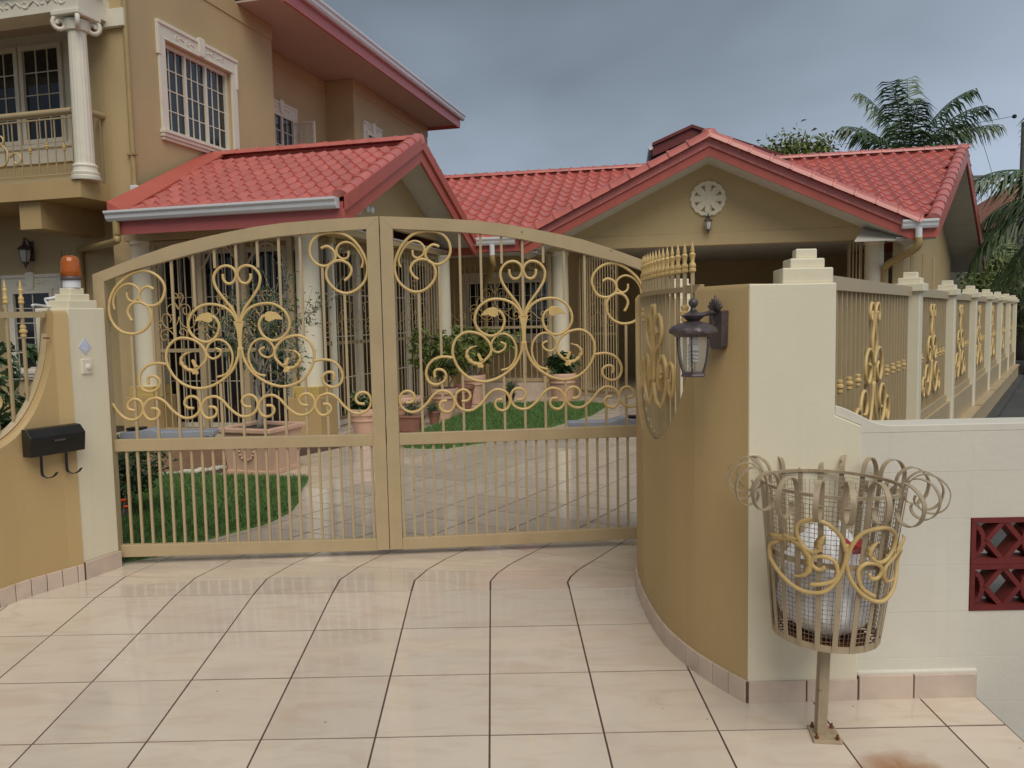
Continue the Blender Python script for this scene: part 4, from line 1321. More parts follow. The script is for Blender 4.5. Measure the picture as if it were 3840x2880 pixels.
def gate_leaf(mirror, label):
    T = TG(mirror)
    x, y, _ = T((0.84, 0, 0))
    g_ = thing('gate_leaf', (x, y, 0.03), label, 'gate', 'leaves of the double gate')
    D = 0.022
    rail_z = lambda s_: 0
    MB(T).prism(TOPO + TOPI[::-1], -D, D).build('arched_top_rail', 'gate_tan', g_)
    MB(T).prism([(0.060, 0.045), (0.1205, 0.045), (0.1205, 1.5865), (0.1265, 1.5885), (0.061, 1.6235)], -D, D).build('hinge_stile', 'gate_tan', g_)
    MB(T).prism([(1.5512, 0.035), (1.6205, 0.035), (1.6205, 1.9185), (1.5512, 1.850)], -D, D).build('meeting_stile', 'gate_tan', g_)
    MB(T).prism([(0.1207, 0.645), (1.551, 0.636), (1.551, 0.703), (0.1207, 0.712)], -D + 0.003, D - 0.003).build('middle_rail', 'gate_tan', g_, bevel=0.003)
    MB(T).prism([(0.1207, 0.045), (1.551, 0.030), (1.551, 0.099), (0.1207, 0.114)], -D + 0.003, D - 0.003).build('bottom_rail', 'gate_tan', g_, bevel=0.003)

    def toprail(s_):
        for (a, za), (b, zb) in zip(TOPI[:-1], TOPI[1:]):
            if a <= s_ <= b:
                return za + (zb - za) * (s_ - a) / (b - a)
        return 1.8
    bw = 0.0068

    def bar(s_, z0, z1):
        MB(T).box(s_ - bw, s_ + bw, -bw, bw, z0, z1).build('bar', 'gate_tan', g_)
    seg = {0: [(0.708, 1.300)], 1: [(0.708, 0.978), (1.130, 1.448)], 2: [(0.708, 1.030), (1.255, None)], 3: [(0.708, 0.988), (1.435, None)], 4: [(0.708, 1.012), (1.650, None)], 5: [(0.705, 1.198), (1.34, None)],
           6: [(0.705, 1.012), (1.650, None)], 7: [(0.705, 0.988), (1.435, None)], 8: [(0.705, 1.030), (1.255, None)], 9: [(0.703, 0.978), (1.130, 1.655)], 10: [(0.703, 1.503)]}
    for k, sg in seg.items():
        s_ = 0.244 + 0.1173 * k
        for z0, z1 in sg:
            bar(s_, z0, z1 if z1 else toprail(s_) + 0.003)
    for k in range(24):
        s_ = 0.180 + 0.0590 * k
        MB(T).box(s_ - bw * 0.95, s_ + bw * 0.95, -bw, bw, 0.098, 0.650).build('bar', 'gate_tan', g_)

    def scroll(pts, r=0.0082, b=-0.004, nm='scroll'):
        MB().tube([T((a, b, z)) for a, z in smooth_path(pts, 5)], r, 7).build(nm, 'gold', g_, smooth='all')
    refl = lambda pts: [(2 * AX - a, z) for a, z in pts]
    for k in ('c1', 'c2'):
        scroll(SCR[k], nm='corner_scroll')
    for k in ('c1b', 'c2b'):
        scroll(SCR[k], 0.0066, 0.004, nm='corner_scroll')
    for k in ('heart', 'wing', 'big', 'inner', 'side'):
        r_ = 0.0066 if k == 'inner' else 0.0082
        scroll(SCR[k], r_); scroll(refl(SCR[k]), r_)
    scroll(SCR['s1'], nm='border_scroll')
    for k in range(4):
        dx = 0.3155 * (k - 1)
        scroll([(a + dx, z) for a, z in SCR['s3']], nm='border_scroll')
    MB(T).prism(VASE, -0.010, 0.008).build('collar', 'gold', g_, bevel=0.002)
    for rf in (False, True):
        q = refl(LEAF) if rf else LEAF
        MB(T).prism(q, -0.009, 0.002).build('leaf', 'gold', g_, bevel=0.002)
        P_ = smooth_path(ACAN, 4)
        vs, fs = [], []
        for i, (x, z, w) in enumerate(P_):
            a = P_[max(0, i - 1)]; b = P_[min(len(P_) - 1, i + 1)]
            tx, tz = b[0] - a[0], b[1] - a[1]; l_ = math.hypot(tx, tz) or 1
            nx_, nz_ = -tz / l_, tx / l_
            w = w * (1 + 0.25 * math.sin(i * 1.9))
            for dd, b_ in ((0.5, -0.002), (0, -0.012), (-0.5, -0.002), (0, 0.004)):
                xx = x + nx_ * w * dd
                vs.append(T((2 * AX - xx if rf else xx, b_, z + nz_ * w * dd)))
        for i in range(len(P_) - 1):
            for k in range(4):
                fs.append((i * 4 + k, i * 4 + (k + 1) % 4, i * 4 + 4 + (k + 1) % 4, i * 4 + 4 + k))
        MB().add(vs, fs).build('acanthus_leaf', 'gold', g_, smooth='all')
        # small leaves curling off the acanthus
        for poly in ([(0.585, 1.098), (0.600, 1.075), (0.592, 1.062), (0.578, 1.068), (0.568, 1.064), (0.560, 1.085)],
                     [(0.578, 1.100), (0.570, 1.120), (0.562, 1.142), (0.569, 1.150), (0.580, 1.143), (0.588, 1.122), (0.600, 1.108)]):
            q = refl(poly) if rf else poly
            MB(T).prism(q, -0.014, -0.004).build('leaf', 'gold', g_, bevel=0.002)
    return g_


gate_leaf(False, 'left leaf of the arched tan gate with gold scrolls, beside the beacon pillar')
gate_leaf(True, 'right leaf of the arched tan gate with gold scrolls, partly behind the curved wall')
# latch rust marks and gate motors
for mir, lab, s0, s1, zc in ((False, 'grey gate motor arm behind the left gate leaf', 0.06, 0.60, 0.700), (True, 'grey gate motor arm behind the right gate leaf', 0.06, 0.56, 0.690)):
    T = TG(mir)
    x, y, _ = T((s0, 0.2, 0))
    mo = thing('gate_motor', (x, y, zc - 0.05), lab, 'gate motor')
    pr = smooth_path([(s0, zc + 0.022), (s0 + 0.10, zc + 0.030), (s0 + 0.18, zc + 0.040), (s0 + 0.24, zc + 0.022), (s1 - 0.05, zc + 0.022), (s1 - 0.005, zc + 0.020), (s1, zc + 0.002), (s1 - 0.02, zc - 0.022)], 3)
    MB(T).prism(pr + [(s0, zc - 0.018)], 0.20, 0.30).build('housing', 'grey_plastic', mo, bevel=0.008)
    MB(T).prism([(s0, zc - 0.0185), (s1 - 0.021, zc - 0.0225), (s1 - 0.03, zc - 0.032), (s0, zc - 0.028)], 0.205, 0.295).build('rail', 'iron_black', mo)
    MB(T).box(s0 + 0.03, s0 + 0.13, 0.215, 0.285, zc + 0.0305, zc + 0.047).build('cover', 'iron_black', mo, bevel=0.006)
    MB(T).bar((s1 - 0.04, 0.22, zc - 0.02), (s1 - 0.04, 0.02, zc - 0.02), 0.02).build('bracket', 'bronze', mo)
lt = thing('gate_latch', (-0.725, 4.51, 0.7), 'rusty latch between the two gate leaves', 'latch')
MB(TG(False)).box(1.606, 1.640, 0.021, 0.034, 0.700, 0.730).box(1.612, 1.634, 0.0235, 0.032, 0.640, 0.6995).build('plate', 'rust', lt)
MB(TG(False)).tube([(1.61, 0.03, 0.715), (1.61, 0.05, 0.715), (1.64, 0.05, 0.72)], 0.005, 6).build('bolt', 'rust', lt)

# ================================================================== side fence running back on the right
FD = 35.0
fdx, fdy = math.sin(rad(FD)), math.cos(rad(FD))      # away along the fence
fox, foy = math.cos(rad(FD)), -math.sin(rad(FD))     # outwards (towards the neighbour)
F0 = (1.14, 2.985)
F1 = (2.40, 4.80)
SP = 1.74
pp = [F1[0] - 0, F1[1]]
posts = [(F1[0] + fdx * SP * k, F1[1] + fdy * SP * k) for k in range(7)]
# local axes of a fence piece: a along the fence (away), b outwards, c up -> rotz such that +X = along
rotf = math.atan2(fdy, fdx)
ordn = ['first', 'second', 'third', 'fourth', 'fifth', 'sixth', 'seventh', 'eighth']
pr0 = thing('fence_pillar', (0, 0, 0), 'x', 'pillar', 'cream pillars of the side fence', local=True)
MB().box(-0.06, 0.06, -0.06, 0.06, -0.1, 1.452).build('shaft', 'cream', pr0, bevel=0.006)
for i0, z0, z1 in ((0.085, 1.4515, 1.500), (0.062, 1.4995, 1.534), (0.038, 1.5335, 1.568)):
    MB().box(-i0, i0, -i0, i0, z0, z1).build('cap_step', 'cream', pr0, bevel=0.005)
for k, (x, y) in enumerate(posts):
    lab = 'cream fence pillar with stepped cap, %s behind the front pillar' % ordn[k]
    if k == 0:
        pr0.location = (x, y, 0); pr0.rotation_euler = (0, 0, rotf); pr0['label'] = lab
    else:
        copy_tree(pr0, (x, y, 0), rotf, lab, 'cream pillars of the side fence')


def fence_panel(Ln, name, zlow=0.64):
    """local: x along, -y outwards"""
    p_ = thing(name, (0, 0, 0), 'x', 'fence panel', 'iron panels of the side fence', local=True)
    MB().box(0.0, Ln, -0.022, 0.022, 1.425, 1.480).build('top_rail', 'rail_tan', p_)
    MB().box(0.0, Ln, -0.020, 0.020, zlow, zlow + 0.045).build('bottom_rail', 'rail_tan', p_)
    n = int(Ln / 0.088)
    me = MB().box(-0.008, 0.008, -0.008, 0.008, zlow + 0.04, 1.43).mesh('bar', 'rail_tan')
    mc = collar(MB(), 0, 0, 0, 0.95).mesh('collar', 'gold', True)
    c_ = Ln / 2
    for i in range(n):
        x = Ln * (i + 0.5) / n
        o = bpy.data.objects.new('bar', me); COL.objects.link(o); o.parent = p_; o.location = (x, 0, 0)
        if abs(x - c_) > 0.30 and i % 2 == 0:
            o = bpy.data.objects.new('collar', mc); COL.objects.link(o); o.parent = p_; o.location = (x, 0, 1.03)
    # scroll motif
    def sc(pts, r=0.009):
        MB().tube([(c_ + a, -0.012, z) for a, z in smooth_path(pts, 4)], r, 6).build('scroll', 'gold', p_, smooth='all')
    for sg in (1, -1):
        f_ = lambda pts: [(sg * a, z) for a, z in pts]
        sc(f_([(0.06, 1.34), (0.075, 1.30), (0.10, 1.30), (0.115, 1.335), (0.09, 1.375), (0.045, 1.37), (0.018, 1.33), (0.025, 1.26), (0.05, 1.18), (0.015, 1.08)]))
        sc(f_([(0.015, 1.08), (0.06, 1.14), (0.13, 1.16), (0.19, 1.12), (0.20, 1.05), (0.15, 1.0), (0.09, 1.02), (0.075, 1.07), (0.11, 1.09)]))
        sc(f_([(0.01, 1.0), (0.03, 0.90), (0.09, 0.80), (0.18, 0.765), (0.27, 0.81), (0.30, 0.89), (0.26, 0.96), (0.19, 0.965), (0.15, 0.91), (0.17, 0.86), (0.21, 0.86)]))
        sc(f_([(0.30, 0.88), (0.35, 0.90), (0.40, 0.87), (0.41, 0.81), (0.37, 0.77), (0.335, 0.79), (0.345, 0.83)]))
    MB().prism([(c_ - 0.028, 1.09), (c_ + 0.028, 1.09), (c_ + 0.012, 1.02), (c_ + 0.01, 0.96), (c_ - 0.01, 0.96), (c_ - 0.012, 1.02)], -0.018, -0.004).build('vase', 'gold', p_)
    return p_


d01 = math.hypot(F1[0] - F0[0], F1[1] - F0[1])
pnl = fence_panel(d01 - 0.09, 'fence_panel')
pnl.location = (F0[0], F0[1], 0); pnl.rotation_euler = (0, 0, math.atan2(F1[1] - F0[1], F1[0] - F0[0]))
pnl['label'] = 'tan iron fence panel next to the front cream pillar, gold scroll in its middle'
pn2 = fence_panel(SP - 0.135, 'fence_panel')
for k in range(6):
    x, y = posts[k]
    loc = (x + fdx * 0.067, y + fdy * 0.067, 0)
    lab = 'tan iron fence panel behind the %s cream fence pillar' % ordn[k]
    if k == 0:
        pn2.location = loc; pn2.rotation_euler = (0, 0, rotf); pn2['label'] = lab
    else:
        copy_tree(pn2, loc, rotf, lab, 'iron panels of the side fence')
bw_ = thing('fence_base_wall', (4, 7, 0), 'ochre base wall with cream ledge under the side fence', 'wall')
TF = frame((0, 0), 0)


def TFb(p):
    return (F1[0] + fdx * p[0] + fox * p[1], F1[1] + fdy * p[0] + foy * p[1], p[2])


MB(TFb).box(-2.1, SP * 6 + 0.1, -0.045, 0.045, -0.1, 0.635).build('wall', 'rail_tan', bw_)
for k in range(-1, 6):
    a0 = 0.062 + SP * k; a1 = SP * (k + 1) - 0.062
    if k == -1:
        a0 = -2.0
    MB(TFb).box(a0, a1, 0.0455, 0.11, 0.0, 0.40).build('buttress', 'rail_tan', bw_)
    MB(TFb).box(a0, a1, 0.0456, 0.125, 0.4005, 0.425).build('ledge', 'rail_tan', bw_)
MB(TFb).box(-2.0, SP * 6 + 0.1, 0.111, 0.20, 0.0, 0.235).build('kerb', 'dark_path', bw_)

# ================================================================== two-storey house
Q = (-4.25, 11.67)
TH = frame(Q, 14.5)                       # a: to the right, b: away, c: up


def HW(p):
    return TH(p)


hs = thing('two_storey_house', (-5.5, 12, 0), 'tan two-storey house with corner balcony and red tiled porch roof', 'house')


def hbox(name, m, *b, parent=None, bevel=0.0):
    return MB(TH).box(*b).build(name, m, parent or hs, bevel=bevel)


hbox('wall', 'tan_wall', -6.0, -0.61, -1.0, 9.0, -0.1, 6.169)
# side wall block A with its window opening (a from -0.33 to 0)
wa = MB(TH)
wa.box(-0.335, 0, -1.65, -0.93, 0.0, 7.2).box(-0.335, 0, 0.55, 1.77, 0.0, 6.17).box(-0.335, 0, -0.93, 0.55, 0.0, 3.90).box(-0.335, 0, -0.93, 0.55, 5.07, 6.17)
wa.box(-0.335, 0, -0.93, 0.78, 6.171, 7.2).box(-0.612, -0.336, 1.65, 1.768, 0, 6.17).box(-0.612, -0.3355, -1.0, -0.9, 0, 7.2)
wa.build('wall', 'tan_wall', hs)
hbox('wall', 'tan_wall', -0.609, 0, 4.78, 9.0, 0.0, 6.168)
# string bands
for (b0, b1, a1) in ((-1.66, 1.775, 0.014), (4.77, 9.01, 0.014)):
    hbox('string_band', 'tan_wall', a1 - 0.02, a1, b0, b1, 5.93, 6.165)
hbox('string_band', 'tan_wall', -0.612, -0.596, 1.78, 4.765, 5.95, 6.165)
hbox('string_band', 'tan_wall', -0.594, 0.013, 4.766, 4.779, 5.95, 6.165)


def window(T, a0, a1, c0, c1, parent, cols, grid, fw=0.05, name='window', depth=0.06, glass='dark_glass', curtain=False):
    """T: a along the wall, b out of the wall, c up. opening a0..a1, c0..c1; glass set back"""
    w = MB(T).box(a0, a0 + fw, -depth, -depth + 0.05, c0, c1).box(a1 - fw, a1, -depth, -depth + 0.05, c0, c1).box(a0 + fw, a1 - fw, -depth, -depth + 0.05, c0, c0 + fw).box(a0 + fw, a1 - fw, -depth, -depth + 0.05, c1 - fw, c1).build(name, 'cream_trim', parent)
    n = cols
    for i in range(n):
        p0 = a0 + fw + (a1 - a0 - 2 * fw) * i / n; p1 = a0 + fw + (a1 - a0 - 2 * fw) * (i + 1) / n
        e0 = p0 + (0.022 if i else 0.002); e1 = p1 - (0.022 if i < n - 1 else 0.002)
        MB(T).box(e0, e1, -depth - 0.002, -depth + 0.008, c0 + fw + 0.001, c1 - fw - 0.001).build('pane', glass, w)
        if i:
            MB(T).box(p0 - 0.0215, p0 + 0.0215, -depth - 0.001, -depth + 0.045, c0 + fw, c1 - fw).build('mullion', 'cream_trim', w)
        gx_, gz_ = grid
        for g in range(1, gx_):
            x = e0 + (e1 - e0) * g / gx_
            MB(T).box(x - 0.006, x + 0.006, -depth + 0.0085, -depth + 0.022, c0 + fw, c1 - fw).build('glazing_bar', 'cream_trim', w)
        for g in range(1, gz_):
            z = c0 + fw + (c1 - c0 - 2 * fw) * g / gz_
            MB(T).box(e0, e1, -depth + 0.0088, -depth + 0.019, z - 0.006, z + 0.006).build('glazing_bar', 'cream_trim', w)
    return w


def surround(T, a0, a1, c0, c1, parent, w=0.13, head=0.21, sill=True, key=True, ears=0.42):
    """moulded frame round an opening"""
    f = MB(T)
    f.box(a0 - w, a0, 0.001, 0.035, c0, c1).box(a1, a1 + w, 0.001, 0.035, c0, c1)
    f.box(a0 - w, a1 + w, 0.001, 0.036, c1, c1 + head).box(a0 - w - 0.02, a1 + w + 0.02, 0.001, 0.055, c1 + head - 0.03, c1 + head + 0.015)
    f.box(a0 - w - 0.022, a0 - w + 0.03, 0.001, 0.045, c1 - ears * 0.5, c1 + head - 0.031).box(a1 + w - 0.03, a1 + w + 0.022, 0.001, 0.045, c1 - ears * 0.5, c1 + head - 0.031)
    f.box(a0 - 0.02, a1 + 0.02, 0.0365, 0.048, c1 + 0.002, c1 + 0.022)
    f.build('window_surround', 'cream_trim', parent, bevel=0.004)
    if sill:
        MB(T).box(a0 - w - 0.03, a1 + w * 0.2, 0.001, 0.09, c0 - 0.045, c0 - 0.001).box(a0 - w - 0.02, a1 + w * 0.1, 0.001, 0.07, c0 - 0.09, c0 - 0.0455).box(a0 - w - 0.005, a1, 0.001, 0.045, c0 - 0.13, c0 - 0.0905).build('window_sill', 'cream_trim', parent, bevel=0.005)
    if key:
        m_ = (a0 + a1) / 2
        MB(T).prism([(m_ - 0.06, c1 + 0.06), (m_ - 0.04, c1 - 0.0), (m_ + 0.04, c1 - 0.0), (m_ + 0.06, c1 + 0.06), (m_ + 0.075, c1 + head + 0.03), (m_ + 0.03, c1 + head + 0.05), (m_ - 0.03, c1 + head + 0.05), (m_ - 0.075, c1 + head + 0.03)], 0.03, 0.075).build('keystone', 'cream_trim', parent, bevel=0.008)
        v_ = MB(T)
        for sg in (-1, 1):
            for off in (0.30, 0.55):
                cx = m_ + sg * off * (a1 - a0) * 0.62
                v_.tube([(a, 0.038, c) for a, c in smooth_path(spiral(cx, c1 + head * 0.5, 0.045, 0.012, 0, sg * 5.5, 8), 2)], 0.006, 5)
                v_.tube([(cx - sg * 0.14, 0.038, c1 + head * 0.42), (cx - sg * 0.07, 0.038, c1 + head * 0.55), (cx, 0.038, c1 + head * 0.40)], 0.006, 5)
        v_.build('relief', 'cream_trim', parent, smooth='all')


TS = lambda p: TH((p[1], p[0], p[2]))      # side wall: a away along wall, b out (to the right)
w_ = window(TS, -0.93, 0.55, 3.90, 5.07, hs, 3, (3, 4), depth=0.10)
surround(TS, -0.93, 0.55, 3.90, 5.07, hs)
TS2 = lambda p: TH((-0.609 + p[1], p[0], p[2]))
w2 = window(TS2, 2.55, 3.40, 4.0, 5.10, hs, 2, (2, 4), depth=-0.012)
surround(TS2, 2.55, 3.40, 4.0, 5.10, hs, w=0.13, head=0.20, sill=True)
MB(TS2).box(2.78, 3.16, 0.004, 0.012, 4.1, 5.0).build('curtain', 'curtain', hs)
# casement standing open
cs = MB(TH).box(-0.59, -0.14, 3.385, 3.42, 4.05, 4.085).box(-0.59, -0.14, 3.385, 3.42, 5.01, 5.045).box(-0.59, -0.555, 3.385, 3.42, 4.085, 5.01).box(-0.175, -0.14, 3.385, 3.42, 4.085, 5.01).build('casement', 'cream_trim', hs)
MB(TH).box(-0.556, -0.174, 3.399, 3.405, 4.084, 5.011).build('pane', 'clear_glass', cs)
for g in (1, 2):
    x = -0.555 + 0.38 * g / 3
    MB(TH).box(x - 0.006, x + 0.006, 3.392, 3.398, 4.084, 5.011).build('glazing_bar', 'cream_trim', cs)
for g in (1, 2, 3):
    MB(TH).box(-0.555, -0.175, 3.391, 3.3975, 4.085 + 0.23 * g - 0.006, 4.085 + 0.23 * g + 0.006).build('glazing_bar', 'cream_trim', cs)
w3 = window(TS, 5.28, 5.95, 4.5, 5.25, hs, 1, (2, 3), depth=-0.012)
surround(TS, 5.28, 5.95, 4.5, 5.25, hs, w=0.11, head=0.19)
cs = MB(TH).box(0.02, 0.42, 5.94, 5.97, 4.52, 4.55).box(0.02, 0.42, 5.94, 5.97, 5.19, 5.22).box(0.02, 0.05, 5.94, 5.97, 4.55, 5.19).box(0.39, 0.42, 5.94, 5.97, 4.55, 5.19).build('casement', 'cream_trim', hs)
MB(TH).box(0.0495, 0.3905, 5.952, 5.957, 4.549, 5.191).build('pane', 'clear_glass', cs)
MB(TH).box(0.21, 0.222, 5.945, 5.951, 4.549, 5.191).build('glazing_bar', 'cream_trim', cs)
w4 = window(TS, 7.0, 7.6, 4.35, 5.0, hs, 1, (2, 3), depth=-0.012)
surround(TS, 7.0, 7.6, 4.35, 5.0, hs, w=0.11, head=0.19)
# upper eaves
er = hbox('roof', 'roof_red', -6.0, 0.0, 0.80, 9.1, 6.50, 6.52)
MB(TH).hexa([(-6, 0.78, 6.36 + 3.4), (0.86, 0.78, 6.36), (0.86, 9.12, 6.36), (-6, 9.12, 6.36 + 3.4)], [(-6, 0.78, 6.44 + 3.4), (0.86, 0.78, 6.44), (0.86, 9.12, 6.44), (-6, 9.12, 6.44 + 3.4)]).build('slope', 'roof_red', er)
MB(TH).box(-6.0, 0.80, 0.80, 9.06, 6.172, 6.20).build('soffit', 'soffit', er)
MB(TH).box(0.801, 0.84, 0.77, 9.10, 6.10, 6.358).build('fascia', 'fascia_pink', er)
MB(TH).hexa([(-4, 0.765, 6.10 + 2.0), (0.80, 0.765, 6.10), (0.80, 0.798, 6.10), (-4, 0.798, 6.10 + 2.0)], [(-4, 0.765, 6.36 + 2.2), (0.80, 0.765, 6.36), (0.80, 0.798, 6.36), (-4, 0.798, 6.36 + 2.2)]).build('fascia', 'fascia_red', er)
MB(TH).box(-1.0, 0.80, 9.061, 9.10, 6.10, 6.36).build('fascia', 'fascia_pink', er)


def gutter(T, prof, b0, b1, parent):
    """prof (a,c) swept along b"""
    return MB(T).prism(prof, b0, b1).build('gutter', 'gutter', parent, bevel=0.004)


gutter(TH, [(0.8405, 6.30), (0.90, 6.30), (0.925, 6.335), (0.93, 6.375), (0.955, 6.41), (0.955, 6.445), (0.8405, 6.445)], 0.76, 9.22, er)
# front ground wall: the wall seen below the balcony and its window
TFW = lambda p: TH((p[0], -1.0 - p[1], p[2]))   # front wall: a right, b out (towards camera)
surround(TFW, -2.62, -1.90, 0.75, 1.88, hs, w=0.13, head=0.20, sill=True, ears=0.5)
window(TFW, -2.62, -1.90, 0.75, 1.88, hs, 1, (2, 5), depth=-0.012, fw=0.05)
# balcony door wall
window(TFW, -2.20, -1.50, 3.86, 5.17, hs, 1, (3, 4), depth=-0.012, fw=0.06, name='balcony_door')
window(TFW, -2.93, -2.23, 3.86, 5.17, hs, 1, (3, 4), depth=-0.012, fw=0.06, name='balcony_door')
MB(TFW).box(-3.1, -1.36, 0.001, 0.03, 3.60, 3.858).box(-1.495, -1.36, 0.0, 0.028, 3.8585, 5.17).box(-3.1, -1.36, 0.0005, 0.03, 5.1705, 5.36).box(-3.12, -1.34, 0.0, 0.06, 3.80, 3.857).build('door_surround', 'cream_trim', hs, bevel=0.004)
hbox('lintel', 'wood_dark', -3.1, -0.34, -1.06, -1.0005, 5.365, 5.52)
# balcony slab, brackets, rail, column
bal = hbox('balcony_slab', 'ochre', -4.0, -0.34, -2.13, -1.001, 2.90, 3.11)
hbox('wall', 'tan_wall', -0.60, -0.336, -1.653, -0.98, 2.905, 5.2, parent=None)
hbox('corbel', 'ochre', -1.34, -1.02, -2.05, -1.0005, 2.565, 2.899, parent=bal)
hbox('corbel', 'ochre', -3.4, -3.1, -2.05, -1.0005, 2.565, 2.899, parent=bal)
hbox('kerb', 'rail_tan', -4.0, -0.345, -2.10, -1.96, 3.1105, 3.155, parent=bal)
rl = MB(TH).tube([(-4.0, -2.0, 3.955), (-0.50, -2.0, 3.955)], 0.042, 10).tube([(-0.37, -1.98, 3.955), (-0.37, -1.66, 3.955)], 0.042, 10).build('balcony_railing', 'rail_tan', hs, smooth=True)
MB(TH).box(-4.0, -0.52, -2.012, -1.992, 3.872, 3.888).box(-4.0, -0.52, -2.012, -1.992, 3.205, 3.221).build('rail', 'rail_tan', rl)
for i in range(26):
    x = -0.53 - 0.127 * i
    if x < -3.3:
        break
    MB(TH).box(x - 0.006, x + 0.006, -2.008, -1.996, 3.222, 3.871).build('baluster', 'rail_tan', rl)
    if i in (1, 3, 5):
        TT = TH((x, -2.002, 3.53 if i != 3 else 3.56))
        collar(MB(), TT[0], TT[1], TT[2], 1.3).build('collar', 'gold', rl, smooth=True)
for i in range(3):
    y = -1.92 + 0.1 * i
    MB(TH).box(-0.376, -0.364, y - 0.006, y + 0.006, 3.16, 3.92).build('baluster', 'rail_tan', rl)
for pts in (spiral(-1.36, 3.42, 0.10, 0.035, 2.8, 2.8 - 5.4, 14), spiral(-1.62, 3.46, 0.17, 0.05, 1.6, 1.6 - 5.6, 16), spiral(-1.60, 3.68, 0.07, 0.03, -1.6, 3.6, 12)):
    MB(TH).tube([(a, -2.02, c) for a, c in pts], 0.011, 6).build('scroll', 'gold', rl, smooth='all')
cx_, cy_, _ = TH((-0.37, -2.0, 0))
cl = MB().lathe([(0.112, 3.30), (0.111, 3.6), (0.107, 4.2), (0.100, 4.85)], (cx_, cy_, 0), 64, rmod=lambda an, z: 1 - 0.045 * max(0, math.cos(16 * an)) ** 0.7 if math.cos(16 * an) > 0 else 1.0).build('balcony_column', 'cream_trim', hs, smooth=True)
MB().lathe([(0.165, 3.111), (0.168, 3.125), (0.168, 3.155), (0.150, 3.165), (0.160, 3.185), (0.158, 3.205), (0.138, 3.215), (0.134, 3.26), (0.142, 3.27), (0.142, 3.285), (0.126, 3.302)], (cx_, cy_, 0), 32).build('base', 'cream_trim', cl, smooth=True)
cp_ = MB(TH)
for sx, sy in ((-1, -1), (1, -1), (-1, 1), (1, 1)):
    # corner volutes
    ox, oy = -0.37 + sx * 0.02, -2.0 + sy * 0.02
    dx, dy = sx * 0.707, sy * 0.707
    pts = []
    for i in range(19):
        an = PI / 2 - i / 18 * 8.2
        r = 0.088 * (1 - i / 18 * 0.72)
        pts.append((ox + dx * (0.145 + r * math.cos(an)), oy + dy * (0.145 + r * math.cos(an)), 4.925 + r * math.sin(an)))
    cp_.tube(pts, 0.027, 8)
    cp_.tube([(ox + dx * 0.03, oy + dy * 0.03, 5.0), (ox + dx * 0.145, oy + dy * 0.145, 5.012)], 0.03, 8)
cp_.build('capital', 'cream_trim', cl, smooth='all')
MB().lathe([(0.112, 4.851), (0.125, 4.86), (0.125, 4.88), (0.135, 4.92), (0.14, 4.98)], (cx_, cy_, 0), 32).build('neck', 'cream_trim', cl, smooth=True)
MB(TH).box(-0.56, -0.18, -2.19, -1.81, 5.0, 5.055).build('abacus', 'cream_trim', cl, bevel=0.01)
en = hbox('entablature', 'cream_trim', -4.0, -0.19, -2.16, -1.84, 5.056, 5.31, bevel=0.004)
MB(TH).box(-4.0, -0.14, -2.23, -1.80, 5.311, 5.36).build('cornice', 'cream_trim', en, bevel=0.006)
MB(TH).box(-0.335, -0.189, -1.8395, -1.10, 5.057, 5.309).build('side_beam', 'cream_trim', en)
MB(TH).box(-0.335, 0.05, -1.72, -1.651, 4.99, 5.20).build('side_cornice', 'cream_trim', en, bevel=0.006)
MB(TH).box(-4.0, -0.34, -1.83, -1.0, 5.3105, 5.36).build('ceiling', 'soffit', en)
vv = MB(TH)
for i in range(9):
    x = -0.42 - i * 0.26
    vv.tube([(a, -2.163, c) for a, c in spiral(x, 5.18, 0.06, 0.015, 0, 5.5 if i % 2 else -5.5, 9)], 0.010, 5)
    vv.tube([(x - 0.06, -2.163, 5.15), (x - 0.13, -2.163, 5.21), (x - 0.20, -2.163, 5.16)], 0.010, 5)
vv.build('relief', 'cream_trim', en, smooth='all')

# downpipes
MB(TH).tube([(0.035, -1.66, 2.98), (0.035, -1.66, 6.5)], 0.032, 10).build('downpipe', 'pipe_tan', hs, smooth=True)
hbox('pipe_clip', 'pipe_tan', -0.03, 0.09, -1.70, -1.62, 3.45, 3.475)
MB(TH).prism([(0.03, 2.95), (0.14, 2.95), (0.16, 2.99), (0.12, 3.075), (0.03, 3.075)], -1.74, -1.62).build('pipe_shoe', 'white_plastic', hs, bevel=0.008)
MB(TH).tube(smooth_path([(0.33, -2.36, 2.56), (0.33, -2.36, 2.38), (0.28, -2.33, 2.33), (-0.55, -1.65, 2.37), (-1.30, -1.12, 2.40), (-1.385, -1.06, 2.36), (-1.40, -1.05, 2.2), (-1.40, -1.05, 0.0)], 5), 0.042, 10).build('downpipe', 'pipe_tan', hs, smooth='all')


# ------------------------------------------------------------------ roof tiles
def tile_mesh(w, Ln, name='roof_tile', hump=0.036):
    n = 8
    vs = []
    for j, (y, lift) in enumerate(((0.0, -0.014), (0.0, 0.023), (Ln * 1.03, 0.0))):
        for i in range(n + 1):
            f = i / n
            z = hump * (0.5 - 0.5 * math.cos(2 * PI * min(1, f / 0.62))) if f < 0.62 else -0.006 * math.sin(PI * (f - 0.62) / 0.38)
            yy = y + (0.012 * (0.5 - 0.5 * math.cos(2 * PI * min(1, f / 0.62))) if (j < 2 and f < 0.62) else 0)
            vs.append((w * (f - 0.5) * 1.004, yy - (0.006 if j == 0 else 0), z + lift))
    m1 = n + 1
    fs = [(j * m1 + i, j * m1 + i + 1, (j + 1) * m1 + i + 1, (j + 1) * m1 + i) for j in range(2) for i in range(n)]
    mb = MB(); mb.add(vs, fs)
    return mb.mesh(name, 'roof_red', True)


